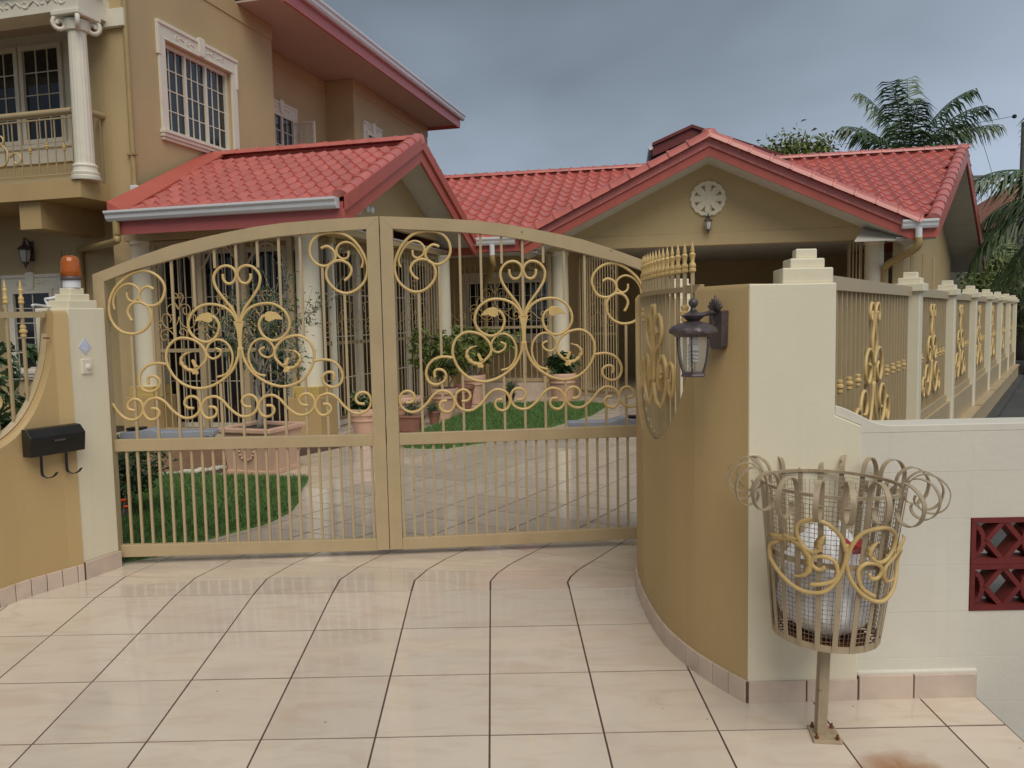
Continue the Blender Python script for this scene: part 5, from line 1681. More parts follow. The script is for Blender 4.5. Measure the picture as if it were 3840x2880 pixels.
def slope_matrix(T, a, b, c, pitch, deg, flip=False):
    """tile frame on a slope rising along b (away); T frame rotated deg clockwise"""
    p_ = Vector(T((a, b, c)))
    R = Matrix.Rotation(-rad(deg), 4, 'Z') @ Matrix.Rotation(pitch, 4, 'X')
    return Matrix.Translation(p_) @ R


# porch roof: front eave at b=-2.30, ridge at b=0.0
RZ, EZ, RB_ = 3.745, 2.655, 2.32
pit = math.atan2(RZ - EZ, RB_)
pr = MB(TH).hexa([(0.20, -2.30, EZ - 0.08), (3.20, -2.30, EZ - 0.08), (3.20, 0.02, RZ - 0.08), (0.001, 0.02, RZ - 0.08)], [(0.20, -2.30, EZ - 0.03), (3.20, -2.30, EZ - 0.03), (3.20, 0.02, RZ - 0.03), (0.001, 0.02, RZ - 0.03)])
proof = pr.build('porch_roof', 'fascia_red', hs)
MB(TH).hexa([(0.001, 0.021, RZ - 0.08), (3.20, 0.021, RZ - 0.08), (3.16, 2.42, EZ - 0.08), (0.001, 2.42, EZ - 0.08)], [(0.001, 0.021, RZ - 0.0), (3.20, 0.021, RZ - 0.0), (3.16, 2.42, EZ - 0.0), (0.001, 2.42, EZ - 0.0)]).build('rear_slope', 'roof_red', proof)
TWP, TLP = 0.178, 0.2565
tm = tile_mesh(TWP, TLP, hump=0.044)
rows = int(math.hypot(RZ - EZ, RB_) / TLP)
for r in range(rows + 0):
    s_ = r * TLP
    b = -2.30 + s_ * math.cos(pit); c = EZ + s_ * math.sin(pit) - 0.02
    for k in range(17):
        a = 3.09 - TWP * (k + 0.5)
        # the valley flashing takes the corner along the wall
        if a < 0.16 + 0.22 * (1 - r / rows):
            continue
        place(tm, 'roof_tile', proof, slope_matrix(TH, a, b, c, pit, 14.5))
# flashing against the house wall
MB(TH).hexa([(0.19, -2.33, EZ - 0.02), (0.42, -2.33, EZ - 0.015), (0.22, 0.0, RZ - 0.0), (0.002, 0.0, RZ - 0.0)], [(0.19, -2.33, EZ + 0.13), (0.42, -2.33, EZ + 0.012), (0.22, 0.0, RZ + 0.035), (0.002, 0.0, RZ + 0.10)]).build('flashing', 'fascia_red', proof)


def ridge_caps(T, p0, p1, n, r, parent, deg=None, name='ridge_tile', over=1.06):
    """half round caps from p0 to p1 in the T frame, each overlapping the next"""
    a, b = Vector(T(p0)), Vector(T(p1))
    d = (b - a); Ln = d.length / n; d.normalize()
    k = 7
    vs = []
    for (l_, rr) in ((0, r * 1.10), (Ln * 0.10, r * 1.10), (Ln * 0.12, r), (Ln * over, r * 0.94)):
        for i in range(k + 1):
            an = PI * i / k
            vs.append((rr * math.cos(an), l_, rr * math.sin(an) * 0.85 - 0.01))
    fs = [(j * (k + 1) + i, j * (k + 1) + i + 1, (j + 1) * (k + 1) + i + 1, (j + 1) * (k + 1) + i) for j in range(3) for i in range(k)]
    fs.append(tuple(range(k + 1)))
    me = MB().add(vs, fs).mesh(name, 'roof_red', True)
    z = Vector((0, 0, 1)); x = d.cross(z).normalized(); z = x.cross(d)
    R = Matrix((x, d, z)).transposed().to_4x4()
    for i in range(n):
        place(me, name, parent, Matrix.Translation(a + d * Ln * i) @ R)


ridge_caps(TH, (3.22, 0.0, RZ + 0.015), (0.10, 0.0, RZ + 0.015), 9, 0.085, proof)
ridge_caps(TH, (3.14, -2.33, EZ + 0.03), (3.14, -0.02, RZ + 0.03), 10, 0.085, proof, name='rake_tile')
ridge_caps(TH, (3.14, 2.43, EZ + 0.03), (3.14, 0.02, RZ + 0.03), 10, 0.085, proof, name='rake_tile')
MB(TH).lathe([(0.09, -0.08), (0.10, -0.02), (0.08, 0.04), (0.01, 0.075)], (3.15, 0, RZ + 0.015), 14).build('ridge_end', 'roof_red', proof, smooth=True)
# rake boards on the gable end
for sgn, b1, nm in ((1, -2.36, 'front'), (-1, 2.44, 'rear')):
    for a0, a1, z0, z1, m_ in ((3.201, 3.232, -0.12, 0.035, 'fascia_red'), (3.165, 3.200, -0.285, -0.121, 'fascia_red')):
        MB(TH).hexa([(a0, b1, EZ + z0), (a1, b1, EZ + z0), (a1, 0, RZ + z0), (a0, 0, RZ + z0)], [(a0, b1, EZ + z1), (a1, b1, EZ + z1), (a1, 0, RZ + z1), (a0, 0, RZ + z1)]).build('rake_board', m_, proof)
# gable wall (set back) and soffits
MB(lambda p: TH((2.60 + p[1], p[0], p[2]))).prism([(-2.0, 2.62), (2.1, 2.62), (0.0, 3.62)], 0, 0.08).build('gable_wall', 'tan_wall', proof)
for b0 in (-2.30, 2.40):
    MB(TH).hexa([(2.55, b0, EZ - 0.13), (3.165, b0, EZ - 0.13), (3.165, 0, RZ - 0.13), (2.55, 0, RZ - 0.13)], [(2.55, b0, EZ - 0.115), (3.165, b0, EZ - 0.115), (3.165, 0, RZ - 0.115), (2.55, 0, RZ - 0.115)]).build('soffit', 'soffit_board', proof)
MB(TH).box(0.33, 3.17, -2.325, -2.301, 2.40, 2.625).build('fascia', 'fascia_pink', proof)
MB(TH).box(0.0, 3.16, 2.41, 2.44, 2.40, 2.625).build('fascia', 'fascia_red', proof)
MB(TH).box(0.335, 2.75, -2.30, 2.40, 2.455, 2.475).build('ceiling', 'soffit_board', proof)
gutter(lambda p: TH((p[1], -2.3255 - p[0], p[2])), [(0.0, 2.55), (0.07, 2.55), (0.095, 2.58), (0.10, 2.615), (0.125, 2.64), (0.125, 2.665), (0.0, 2.665)], 0.23, 3.13, proof)
# columns of the porch
pc = []
for a, b in ((0.16, -1.74), (2.40, -1.74), (2.72, 2.05)):
    x, y, _ = TH((a, b, 0))
    c_ = MB().lathe([(0.142, 0.60), (0.140, 1.2), (0.132, 2.33), (0.15, 2.34), (0.15, 2.38)], (x, y, 0), 28).build('porch_column', 'cream', hs, smooth=True)
    MB(TH).box(a - 0.17, a + 0.17, b - 0.17, b + 0.17, 0.475, 0.601).build('band', 'yellow_band', c_, bevel=0.006)
    MB(TH).box(a - 0.21, a + 0.21, b - 0.21, b + 0.21, -0.1, 0.4745).build('plinth', 'ochre', c_, bevel=0.006)
hbox('porch_beam', 'tan_wall', 0.0, 2.62, -1.88, -1.60, 2.381, 2.454)
hbox('porch_beam', 'tan_wall', 2.46, 2.74, -1.599, 2.3, 2.381, 2.454)
struct(MB(TH).box(-0.3, 2.60, -1.95, 2.6, -0.05, 0.012).build('porch_floor', 'patio'))
# glazed wall behind the grille, dark panes added to keep the porch dark
TGW = lambda p: TH((p[0], -1.25 - p[1], p[2]))
for i in range(4):
    w_ = window(TGW, 0.02 + 0.62 * i, 0.02 + 0.62 * (i + 1) - 0.005, 0.02, 2.30, hs, 1, (2, 4), fw=0.06, depth=0.0, name='glazed_shade_door')
hbox('wall', 'tan_wall', 0.0, 2.5, -1.30, -1.20, 2.3005, 2.454)
TGS = lambda p: TH((2.30 + p[1], p[0], p[2]))  # side run of dark glass, added to stand for the shaded interior
for i in range(4):
    window(TGS, -1.18 + 0.9 * i, -1.18 + 0.9 * (i + 1) - 0.005, 0.02, 2.30, hs, 1, (2, 4), fw=0.06, depth=0.0, name='glazed_shade_door')
hbox('wall', 'tan_wall', 2.25, 2.35, -1.199, 2.5, 2.3005, 2.454)


def grille(name, T, Ln, z0, z1, label, nb, posts_=(0,), mid=True, arch=True, motif=True, group='iron grilles of the porch and carport', dens=1.0, r=0.007, col='rail_tan'):
    """T: a along, b out, c up"""
    x, y, _ = T((Ln / 2, 0, 0))
    g_ = thing(name, (x, y, z0), label, 'grille', group)
    MB(T).box(0, Ln, -0.018, 0.018, z1 - 0.06, z1).build('top_rail', col, g_)
    MB(T).box(0, Ln, -0.018, 0.018, z0, z0 + 0.05).build('bottom_rail', col, g_)
    zm = z0 + (z1 - z0) * 0.42
    if mid:
        MB(T).box(0, Ln, -0.016, 0.016, zm, zm + 0.045).build('middle_rail', col, g_)
    for f in posts_:
        MB(T).box(Ln * f - 0.03, Ln * f + 0.03, -0.022, 0.022, z0, z1).build('post', col, g_)
    me = MB().box(-0.0065, 0.0065, -0.0065, 0.0065, z0 + 0.045, z1 - 0.05).mesh('bar', col)
    for i in range(nb):
        a = Ln * (i + 0.5) / nb
        if any(abs(a - Ln * f) < 0.03 for f in posts_):
            continue
        p_ = T((a, 0, 0))
        place(me, 'bar', g_, Matrix.Translation(p_))
    if arch:
        for f0, f1 in zip(posts_[:-1], posts_[1:]):
            a0, a1 = Ln * f0 + 0.03, Ln * f1 - 0.03
            pts = []
            for i in range(13):
                u_ = i / 12
                pts.append((a0 + (a1 - a0) * u_, 0.0, z1 - 0.36 + 0.28 * math.sin(PI * u_)))
            mb = MB(T)
            for a, b in zip(pts[:-1], pts[1:]):
                mb.bar(a, b, 0.03, 0.012)
            mb.build('arch', col, g_)
    if motif:
        for f0, f1 in zip(posts_[:-1], posts_[1:]):
            c_ = Ln * (f0 + f1) / 2; k = min(0.5, Ln * (f1 - f0) / 1.7)
            zc = zm + 0.30
            for pts in (SCR['heart'], SCR['wing'], SCR['big'], SCR['side']):
                for sg in (1, -1):
                    q = [(c_ + sg * (a - AX) * k * 1.6, 0.014, zm + 0.12 + (z - 0.95) * k * 1.7 + 0.15) for a, z in smooth_path(pts, 2)]
                    MB(T).tube(q, r, 5).build('scroll', 'gold', g_, smooth='all')
        n2 = max(2, int(Ln / 0.42))
        for i in range(n2):
            c_ = Ln * (i + 0.5) / n2
            q = [(c_ + (a - 0.758) * 1.2, 0.014, zm + 0.22 + (z - 0.88) * 1.1) for a, z in smooth_path(SCR['s3'], 2)]
            MB(T).tube(q, r * 0.9, 5).build('border_scroll', 'gold', g_, smooth='all')
    return g_


grille('porch_grille', lambda p: TH((0.34 + p[0], -1.76 - p[1], p[2])), 1.86, 0.03, 2.37, 'tan folding iron grille across the porch front behind the planter tree', 20, (0, 0.34, 0.66, 1.0))
gtheta = lambda p: TH((2.44 + p[0] * 0.085, -1.50 + p[0], p[2]))
grille('porch_grille', gtheta, 3.35, 0.12, 2.37, 'tan iron grille along the right side of the porch', 34, (0, 0.5, 1.0), r=0.0075)
# twin floodlight on the gable
fl_ = thing('security_light', tuple(TH((2.75, -1.4, 2.60))), 'small twin-headed white security light under the porch gable', 'light')
MB(TH).box(2.95, 2.97, -1.55, -1.45, 2.60, 2.68).build('base', 'white_plastic', fl_)
for b in (-1.56, -1.44):
    MB(lambda p: TH((2.97 + p[2], b + p[0], 2.65 + p[1]))).lathe([(0.012, 0), (0.014, 0.05), (0.040, 0.08), (0.046, 0.14), (0.03, 0.155), (0.004, 0.16)], (0, 0, 0), 12).build('lamp_head', 'frost', fl_, smooth=True)

# ================================================================== carport wing of the house
KO = (-0.67, 13.3)
KD = 12.1
TK = frame(KO, KD)
cpth = thing('carport', (3.0, 14, 0), 'tan carport with red tiled roof and front gable', 'carport')


def kbox(name, m, *b, parent=None, bevel=0.0):
    return MB(TK).box(*b).build(name, m, parent or cpth, bevel=bevel)


CE, CR, CRT = 2.655, 4.26, 3.30           # eave z, ridge z, ridge b
kp = math.atan2(CR - CE, CRT)
RK = math.tan(rad(FD - KD))               # the right end runs with the fence line: a shift per metre of b
ae_ = lambda b: 7.12 + RK * b
kz = lambda b: CE + (CR - CE) * b / CRT


def ksheet(poly):
    n = len(poly)
    return MB(TK).add([(a, b, kz(b) - 0.10) for a, b in poly] + [(a, b, kz(b) - 0.035) for a, b in poly],
                      [tuple(range(n - 1, -1, -1)), tuple(range(n, 2 * n))] + [(i, (i + 1) % n, (i + 1) % n + n, i + n) for i in range(n)])


# the sheet under the tiles is cut out where the front gable stands
mroof = ksheet([(-1.6, 0), (0.92, 0), (3.80, 2.95), (3.80, CRT), (-1.6, CRT)]).build('main_roof', 'fascia_red', cpth)
ksheet([(3.801, CRT), (3.801, 2.95), (6.72, 0), (7.10, 0), (ae_(CRT), CRT)]).build('roof_sheet', 'fascia_red', mroof)
MB(TK).hexa([(-1.6, CRT + 0.001, CR - 0.10), (ae_(CRT), CRT + 0.001, CR - 0.10), (ae_(7.3), 7.3, CE - 0.30), (-1.6, 7.3, CE - 0.30)], [(-1.6, CRT + 0.001, CR - 0.0), (ae_(CRT), CRT + 0.001, CR - 0.0), (ae_(7.3), 7.3, CE - 0.20), (-1.6, 7.3, CE - 0.20)]).build('rear_slope', 'roof_red', mroof)
TWK, TLK = 0.222, 0.262
tk = tile_mesh(TWK, TLK, hump=0.052)
GPK = 3.86                                # gable peak a
GZ, GS = 4.10, 0.478                      # gable ridge z, slope
far_tiles = []
rowsk = int(math.hypot(CR - CE, CRT) / TLK)
singles = []
for r in range(rowsk + 1):
    s_ = r * TLK
    b = s_ * math.cos(kp); c = CE + s_ * math.sin(kp) - 0.022
    for k in range(52):
        a = -1.5 + TWK * (k + 0.5) + 0.02
        if a > ae_(b) - 0.07:
            continue
        if abs(a - GPK) < (GZ - c) / GS - 0.30:
            continue
        M_ = slope_matrix(TK, a, b, c, kp, KD)
        # the low left corner lies behind the porch roof
        hid = a < 0.1 - 0.0 and (a + 0.75 < 0.36 * b) is False and b < 1.2 and a < -0.55
        singles.append((0 if hid else 1, M_))
singles.sort(key=lambda q: (-q[0], (q[1].translation - Vector((0, 0, 1.3))).length))
for i, (h_, M_) in enumerate(singles):
    if i < 300:
        place(tk, 'roof_tile', mroof, M_)
    else:
        far_tiles.append(M_)
if far_tiles:
    mb = MB()
    vs0 = [v.co.copy() for v in tk.vertices]; fs0 = [tuple(p.vertices) for p in tk.polygons]
    for M_ in far_tiles:
        mb.add([M_ @ v for v in vs0], fs0)
    o_ = mb.build('far_roof_tiles', 'roof_red', mroof, smooth=True)
    o_['kind'] = 'stuff'
ridge_caps(TK, (ae_(CRT) + 0.03, CRT, CR + 0.015), (-1.6, CRT, CR + 0.015), 28, 0.085, mroof)
ridge_caps(TK, (ae_(0) - 0.08, -0.04, CE + 0.035), (ae_(CRT) - 0.08, CRT, CR + 0.035), 13, 0.09, mroof, name='rake_tile')
ridge_caps(TK, (ae_(7.3) - 0.08, 7.3, CE - 0.17), (ae_(CRT) - 0.08, CRT, CR + 0.035), 14, 0.09, mroof, name='rake_tile')
# right rake boards and soffit
for b0, b1, z0_, z1_ in ((-0.04, CRT, CE, CR), (7.32, CRT, CE - 0.20, CR)):
    MB(TK).hexa([(ae_(b0) - 0.03, b0, z0_ - 0.24), (ae_(b0) + 0.012, b0, z0_ - 0.24), (ae_(b1) + 0.012, b1, z1_ - 0.24), (ae_(b1) - 0.03, b1, z1_ - 0.24)],
                [(ae_(b0) - 0.03, b0, z0_ + 0.02), (ae_(b0) + 0.012, b0, z0_ + 0.02), (ae_(b1) + 0.012, b1, z1_ + 0.02), (ae_(b1) - 0.03, b1, z1_ + 0.02)]).build('rake_board', 'fascia_red', mroof)
# boarded soffit and gable end wall under the right rake (boards run with the eave)
nbd = 26
for i in range(nbd):
    f0, f1 = i / nbd, (i + 1) / nbd
    b0 = 7.25 * f0 + 0.01; b1 = 7.25 * f1 - 0.002
    zz = lambda b: (CE + (CR - CE) * b / CRT if b < CRT else CR - (CR - CE + 0.2) * (b - CRT) / (7.3 - CRT)) - 0.27
    MB(TK).hexa([(ae_(b0) - 1.15, b0, zz(b0)), (ae_(b0) - 0.032, b0, zz(b0)), (ae_(b1) - 0.032, b1, zz(b1)), (ae_(b1) - 1.15, b1, zz(b1))],
                [(ae_(b0) - 1.15, b0, zz(b0) + 0.015), (ae_(b0) - 0.032, b0, zz(b0) + 0.015), (ae_(b1) - 0.032, b1, zz(b1) + 0.015), (ae_(b1) - 1.15, b1, zz(b1) + 0.015)]).build('soffit_board', 'soffit_board', mroof)
# eave fascias either side of the gable, gutters
MB(TK).box(6.66, ae_(0) - 0.032, -0.045, -0.015, CE - 0.245, CE - 0.03).build('fascia', 'fascia_red', mroof)
MB(TK).box(-1.0, 0.98, -0.045, -0.015, CE - 0.215, CE - 0.03).build('fascia', 'fascia_red', mroof)
for a0, a1 in ((6.55, ae_(0) - 0.05), (-0.9, 1.15)):
    MB(TK).box(a0, a1, -0.014, 0.591, CE - 0.240, CE - 0.225).build('soffit', 'soffit_board', mroof)
kg = [(0.0, 2.545), (0.07, 2.545), (0.09, 2.58), (0.095, 2.61), (0.115, 2.64), (0.115, 2.672), (0.0, 2.672)]
TKG = lambda p: TK((p[1], -0.0455 - p[0], p[2]))
gutter(TKG, kg, 6.60, ae_(0) - 0.03, mroof)
gutter(TKG, kg, -0.02, 0.80, mroof)
# front gable roof
gz = lambda a: GZ - GS * abs(a - GPK)
for sg in (-1, 1):
    e_ = GPK + sg * 2.98
    MB(TK).hexa([(e_, -0.03, gz(e_) - 0.13), (GPK, -0.03, GZ - 0.13), (GPK, 3.0, GZ - 0.13), (e_, 0.4, gz(e_) - 0.13)], [(e_, -0.03, gz(e_) - 0.01), (GPK, -0.03, GZ - 0.01), (GPK, 3.0, GZ - 0.01), (e_, 0.4, gz(e_) - 0.01)]).build('gable_slope', 'roof_red', mroof)
    for y0, y1, z0, z1, m_, nm in ((-0.055, -0.031, -0.325, -0.185, 'fascia_red', 'rake_board'), (-0.085, -0.0305, -0.184, -0.055, 'roof_red', 'barge_cap')):
        e2 = GPK + sg * 2.965
        MB(TK).prism([(e2, gz(e2) + z0), (GPK, GZ + z0), (GPK, GZ + z1), (e2, gz(e2) + z1)], y0, y1).build(nm, m_, mroof)
    ridge_caps(TK, (e_, -0.035, gz(e_) - 0.052), (GPK, -0.035, GZ - 0.052), 10, 0.150, mroof, name='rake_tile')
    # screws along the barge cap
    me = MB().lathe([(0.007, 0), (0.006, 0.004), (0.001, 0.006)], (0, 0, 0), 6).mesh('screw', 'gutter')
    for i in range(9):
        a = GPK + sg * (0.12 + 0.31 * i)
        for dz in (-0.075, -0.165):
            p_ = TK((a, -0.0855, gz(a) + dz))
            place(me, 'screw', mroof, Matrix.Translation(p_) @ Matrix.Rotation(-rad(KD), 4, 'Z') @ Matrix.Rotation(PI / 2, 4, 'X'))
    # soffit
    MB(TK).hexa([(e_, -0.03, gz(e_) - 0.33), (GPK, -0.03, GZ - 0.33), (GPK, 0.62, GZ - 0.33), (e_, 0.62, gz(e_) - 0.33)], [(e_, -0.03, gz(e_) - 0.315), (GPK, -0.03, GZ - 0.315), (GPK, 0.62, GZ - 0.315), (e_, 0.62, gz(e_) - 0.315)]).build('soffit', 'soffit_board', mroof)
MB(TK).lathe([(0.12, -0.14), (0.135, -0.04), (0.125, 0.03), (0.09, 0.075), (0.008, 0.10)], (GPK, 0.03, GZ + 0.01), 16).build('ridge_end', 'roof_red', mroof, smooth=True)
# gable wall and beam
ga = MB(TK)
ga.prism([(0.85, 2.671), (6.87, 2.671), (GPK, GZ - 0.27)], 0.60, 0.72)
ga.build('gable_wall', 'tan_wall', cpth)
kbox('beam', 'tan_wall', 0.55, 6.95, 0.592, 0.80, 2.475, 2.669)
# columns
for a in (1.40, 6.42):
    x, y, _ = TK((a, 0.78, 0))
    c_ = MB().lathe([(0.150, 0.70), (0.146, 1.4), (0.138, 2.40), (0.155, 2.41), (0.155, 2.474)], (x, y, 0), 28).build('carport_column', 'cream', cpth, smooth=True)
    MB(TK).box(a - 0.20, a + 0.20, 0.58, 0.98, 0.53, 0.701).build('band', 'yellow_band', c_, bevel=0.006)
    MB(TK).box(a - 0.23, a + 0.23, 0.55, 1.01, -0.1, 0.5295).build('plinth', 'ochre', c_, bevel=0.006)
# carport shell
kbox('back_wall', 'tan_wall', -1.0, 9.0, 6.6, 6.75, -0.05, 3.2)
kbox('ceiling', 'soffit_board', -0.9, 7.0, 0.801, 6.59, 2.60, 2.63)
kbox('side_wall', 'tan_wall', 1.62, 1.72, 2.4, 6.59, -0.05, 2.598)
MB(TK).hexa([(6.72, 0.9, -0.05), (6.88, 0.9, -0.05), (6.88 + RK * 5.6, 6.5, -0.05), (6.72 + RK * 5.6, 6.5, -0.05)], [(6.72, 0.9, 3.0), (6.88, 0.9, 3.0), (6.88 + RK * 5.6, 6.5, 3.9), (6.72 + RK * 5.6, 6.5, 3.9)]).build('side_wall', 'tan_wall', cpth)
for k in range(3):
    b0 = 1.5 + 1.2 * k
    MB(TK).hexa([(6.885 + RK * (b0 - 0.9), b0, 1.4), (6.93 + RK * (b0 - 0.9), b0, 1.4), (6.93 + RK * (b0 - 0.5), b0 + 0.4, 1.4), (6.885 + RK * (b0 - 0.5), b0 + 0.4, 1.4)], [(6.885 + RK * (b0 - 0.9), b0, 2.35), (6.93 + RK * (b0 - 0.9), b0, 2.35), (6.93 + RK * (b0 - 0.5), b0 + 0.4, 2.35), (6.885 + RK * (b0 - 0.5), b0 + 0.4, 2.35)]).build('pilaster', 'tan_wall', cpth)
# verandah floor between porch and carport, its wall and window
struct(MB(TK).box(-2.6, 1.6, 0.55, 6.5, -0.1, 0.24).build('verandah_floor', 'skirt_tile'))
kbox('verandah_wall', 'tan_wall', -3.2, 1.615, 2.6, 2.75, 0.2, 2.598)
TV = lambda p: TK((p[0], 2.599 - p[1], p[2]))
window(TV, -0.75, 0.95, 1.0, 2.10, cpth, 3, (3, 4), depth=-0.012)
surround(TV, -0.75, 0.95, 1.0, 2.10, cpth, w=0.10, head=0.15, key=False)
# downpipes at both gutters
MB(TK).tube(smooth_path([(6.83, -0.10, 2.55), (6.83, -0.10, 2.40)], 3), 0.05, 10).build('pipe_drop', 'gutter', cpth, smooth=True)
MB(TK).tube(smooth_path([(6.83, -0.10, 2.42), (6.83, -0.08, 2.30), (6.76, 0.05, 2.22), (6.60, 0.45, 2.10), (6.55, 0.62, 2.02), (6.55, 0.66, 1.85), (6.55, 0.66, 0.0)], 5), 0.055, 10).build('downpipe', 'pipe_tan', cpth, smooth='all')
MB(TK).tube([(0.42, -0.10, 2.55), (0.42, -0.10, 2.38)], 0.045, 10).build('pipe_drop', 'gutter', cpth, smooth=True)
MB(TK).tube(smooth_path([(0.42, -0.10, 2.39), (0.42, -0.08, 2.28), (0.38, 0.1, 2.20), (0.10, 0.8, 2.05), (0.02, 1.0, 1.95), (0.0, 1.05, 0.2)], 5), 0.045, 10).build('downpipe', 'pipe_tan', cpth, smooth='all')
# medallion on the gable
md = thing('wall_medallion', tuple(TK((GPK - 0.02, 0.56, 3.2))), 'round cream pierced medallion on the carport gable', 'medallion')
MC = (GPK - 0.0, 3.215)
TMd = lambda p: TK((MC[0] + p[0], 0.598 - p[2], MC[1] + p[1]))
n_ = 96
ro = lambda an: 0.272 + 0.016 * abs(math.cos(8 * an))
vs = []
for i in range(n_):
    an = 2 * PI * i / n_
    for rr, h in ((0.218, 0.0), (0.218, 0.035), (ro(an) - 0.01, 0.035), (ro(an), 0.025), (ro(an), 0.0)):
        vs.append((rr * math.cos(an), rr * math.sin(an), h))
MB(TMd).add(vs, [(i * 5 + k, i * 5 + k + 1, ((i + 1) % n_) * 5 + k + 1, ((i + 1) % n_) * 5 + k) for i in range(n_) for k in range(4)]).build('rim', 'cream', md, smooth=True)
for k in range(8):
    an = PI * k / 4
    mb = MB(TMd)
    c0, s0 = math.cos(an), math.sin(an)
    pet = [(0.09, -0.037), (0.15, -0.056), (0.222, -0.050), (0.222, 0.050), (0.15, 0.056), (0.09, 0.037)]
    q = [(x * c0 - y * s0, x * s0 + y * c0) for x, y in pet]
    mb.add([(x, y, 0.002) for x, y in q] + [(x, y, 0.040) for x, y in q], [(0, 1, 2, 3, 4, 5), (11, 10, 9, 8, 7, 6)] + [(i, i + 6, (i + 1) % 6 + 6, (i + 1) % 6) for i in range(6)])
    mb.build('petal', 'cream', md, bevel=0.006)
MB(TMd).lathe([(0.125, 0.002), (0.125, 0.042), (0.06, 0.046), (0.045, 0.055), (0.03, 0.052), (0.012, 0.065), (0.001, 0.066)], (0, 0, 0), 20).build('boss', 'cream', md, smooth=True)
for k in range(4):
    an0 = PI / 2 * k
    MB(TMd).tube([(0.19 * math.cos(an0 + PI / 4) + 0.10 * math.cos(t_), 0.19 * math.sin(an0 + PI / 4) + 0.10 * math.sin(t_), 0.036) for t_ in [an0 + PI / 4 + PI - 1.25 + 2.5 * i / 10 for i in range(11)]], 0.010, 6).build('ring_moulding', 'cream_trim', md, smooth='all')


def small_lantern(loc, out_dir, label, k=1.0):
    """dark bracket lantern hanging off a wall; loc = wall point at bracket height"""
    t_ = thing('wall_lantern', loc, label, 'lantern')
    ox, oy = out_dir
    x, y, z = loc[0] + ox * 0.11 * k, loc[1] + oy * 0.11 * k, loc[2]
    MB().lathe([(0.012 * k, 0.02 * k), (0.05 * k, -0.01 * k), (0.085 * k, -0.045 * k), (0.09 * k, -0.06 * k), (0.07 * k, -0.065 * k)], (x, y, z), 8).build('cap', 'bronze', t_)
    MB().lathe([(0.02 * k, 0.02 * k), (0.03 * k, 0.035 * k), (0.012 * k, 0.05 * k), (0.016 * k, 0.065 * k), (0.002, 0.085 * k)], (x, y, z), 8).build('finial', 'bronze', t_, smooth=True)
    MB().lathe([(0.066 * k, -0.066 * k), (0.064 * k, -0.12 * k), (0.052 * k, -0.19 * k), (0.04 * k, -0.215 * k)], (x, y, z), 8).build('glass', 'frost', t_)
    MB().lathe([(0.046 * k, -0.2155 * k), (0.046 * k, -0.235 * k), (0.022 * k, -0.25 * k), (0.020 * k, -0.27 * k), (0.006 * k, -0.30 * k), (0.001, -0.315 * k)], (x, y, z), 8).build('drop', 'bronze', t_, smooth=True)
    for i in range(4):
        an = PI / 4 + i * PI / 2
        MB().tube([(x + 0.068 * k * math.cos(an), y + 0.068 * k * math.sin(an), z - 0.065 * k), (x + 0.066 * k * math.cos(an), y + 0.066 * k * math.sin(an), z - 0.12 * k), (x + 0.046 * k * math.cos(an), y + 0.046 * k * math.sin(an), z - 0.215 * k)], 0.006 * k, 5).build('rib', 'bronze', t_)
    MB().bar((loc[0], loc[1], z - 0.20 * k), (loc[0], loc[1], z + 0.06 * k), 0.07 * k, 0.03 * k).build('backplate', 'bronze', t_, bevel=0.006)
    MB().tube(smooth_path([(loc[0], loc[1], z - 0.03 * k), (loc[0] + ox * 0.05 * k, loc[1] + oy * 0.05 * k, z + 0.07 * k), (x, y, z + 0.09 * k), (x, y, z + 0.05 * k)], 4), 0.010 * k, 6).build('arm', 'bronze', t_, smooth='all')
    return t_


lp = TK((GPK - 0.0, 0.585, 2.895))
small_lantern(lp, (-math.sin(rad(KD)), -math.cos(rad(KD))), 'dark lantern with frosted glass hanging below the gable medallion', 0.82)
lp = TH((-2.24, -1.012, 2.49))
small_lantern(lp, (-math.sin(rad(14.5)), -math.cos(rad(14.5))), 'dark lantern with frosted glass on the wall under the balcony', 1.05)
# iron grilles at the carport
grille('carport_grille', lambda p: TK((1.72 + p[0] * 0.60, 0.78 + p[0] * -0.80 * 0.55, p[2])), 1.15, 0.06, 2.40, 'open tan iron gate leaf beside the left carport column', 15, (0, 1.0), r=0.010)
grille('carport_grille', lambda p: TK((6.02 + p[0] * 0.4, 0.70 - p[0] * 0.3, p[2])), 0.42, 0.06, 2.62, 'narrow tan iron gate leaf beside the right carport column', 4, (0, 1.0), r=0.008, motif=False, arch=False)
grille('verandah_grille', lambda p: TK((-0.72 + p[0], 0.72 - p[1], p[2])), 1.95, 0.26, 2.44, 'tan iron grille closing the verandah between porch and carport', 20, (0, 1.0), r=0.0085)
kbox('verandah_beam', 'tan_wall', -1.2, 1.2, 0.60, 0.80, 2.44, 2.598)
x, y, _ = TK((-0.80, 0.75, 0))
MB().lathe([(0.125, 0.24), (0.12, 1.4), (0.115, 2.43)], (x, y, 0), 20).build('carport_column', 'cream', cpth, smooth=True)

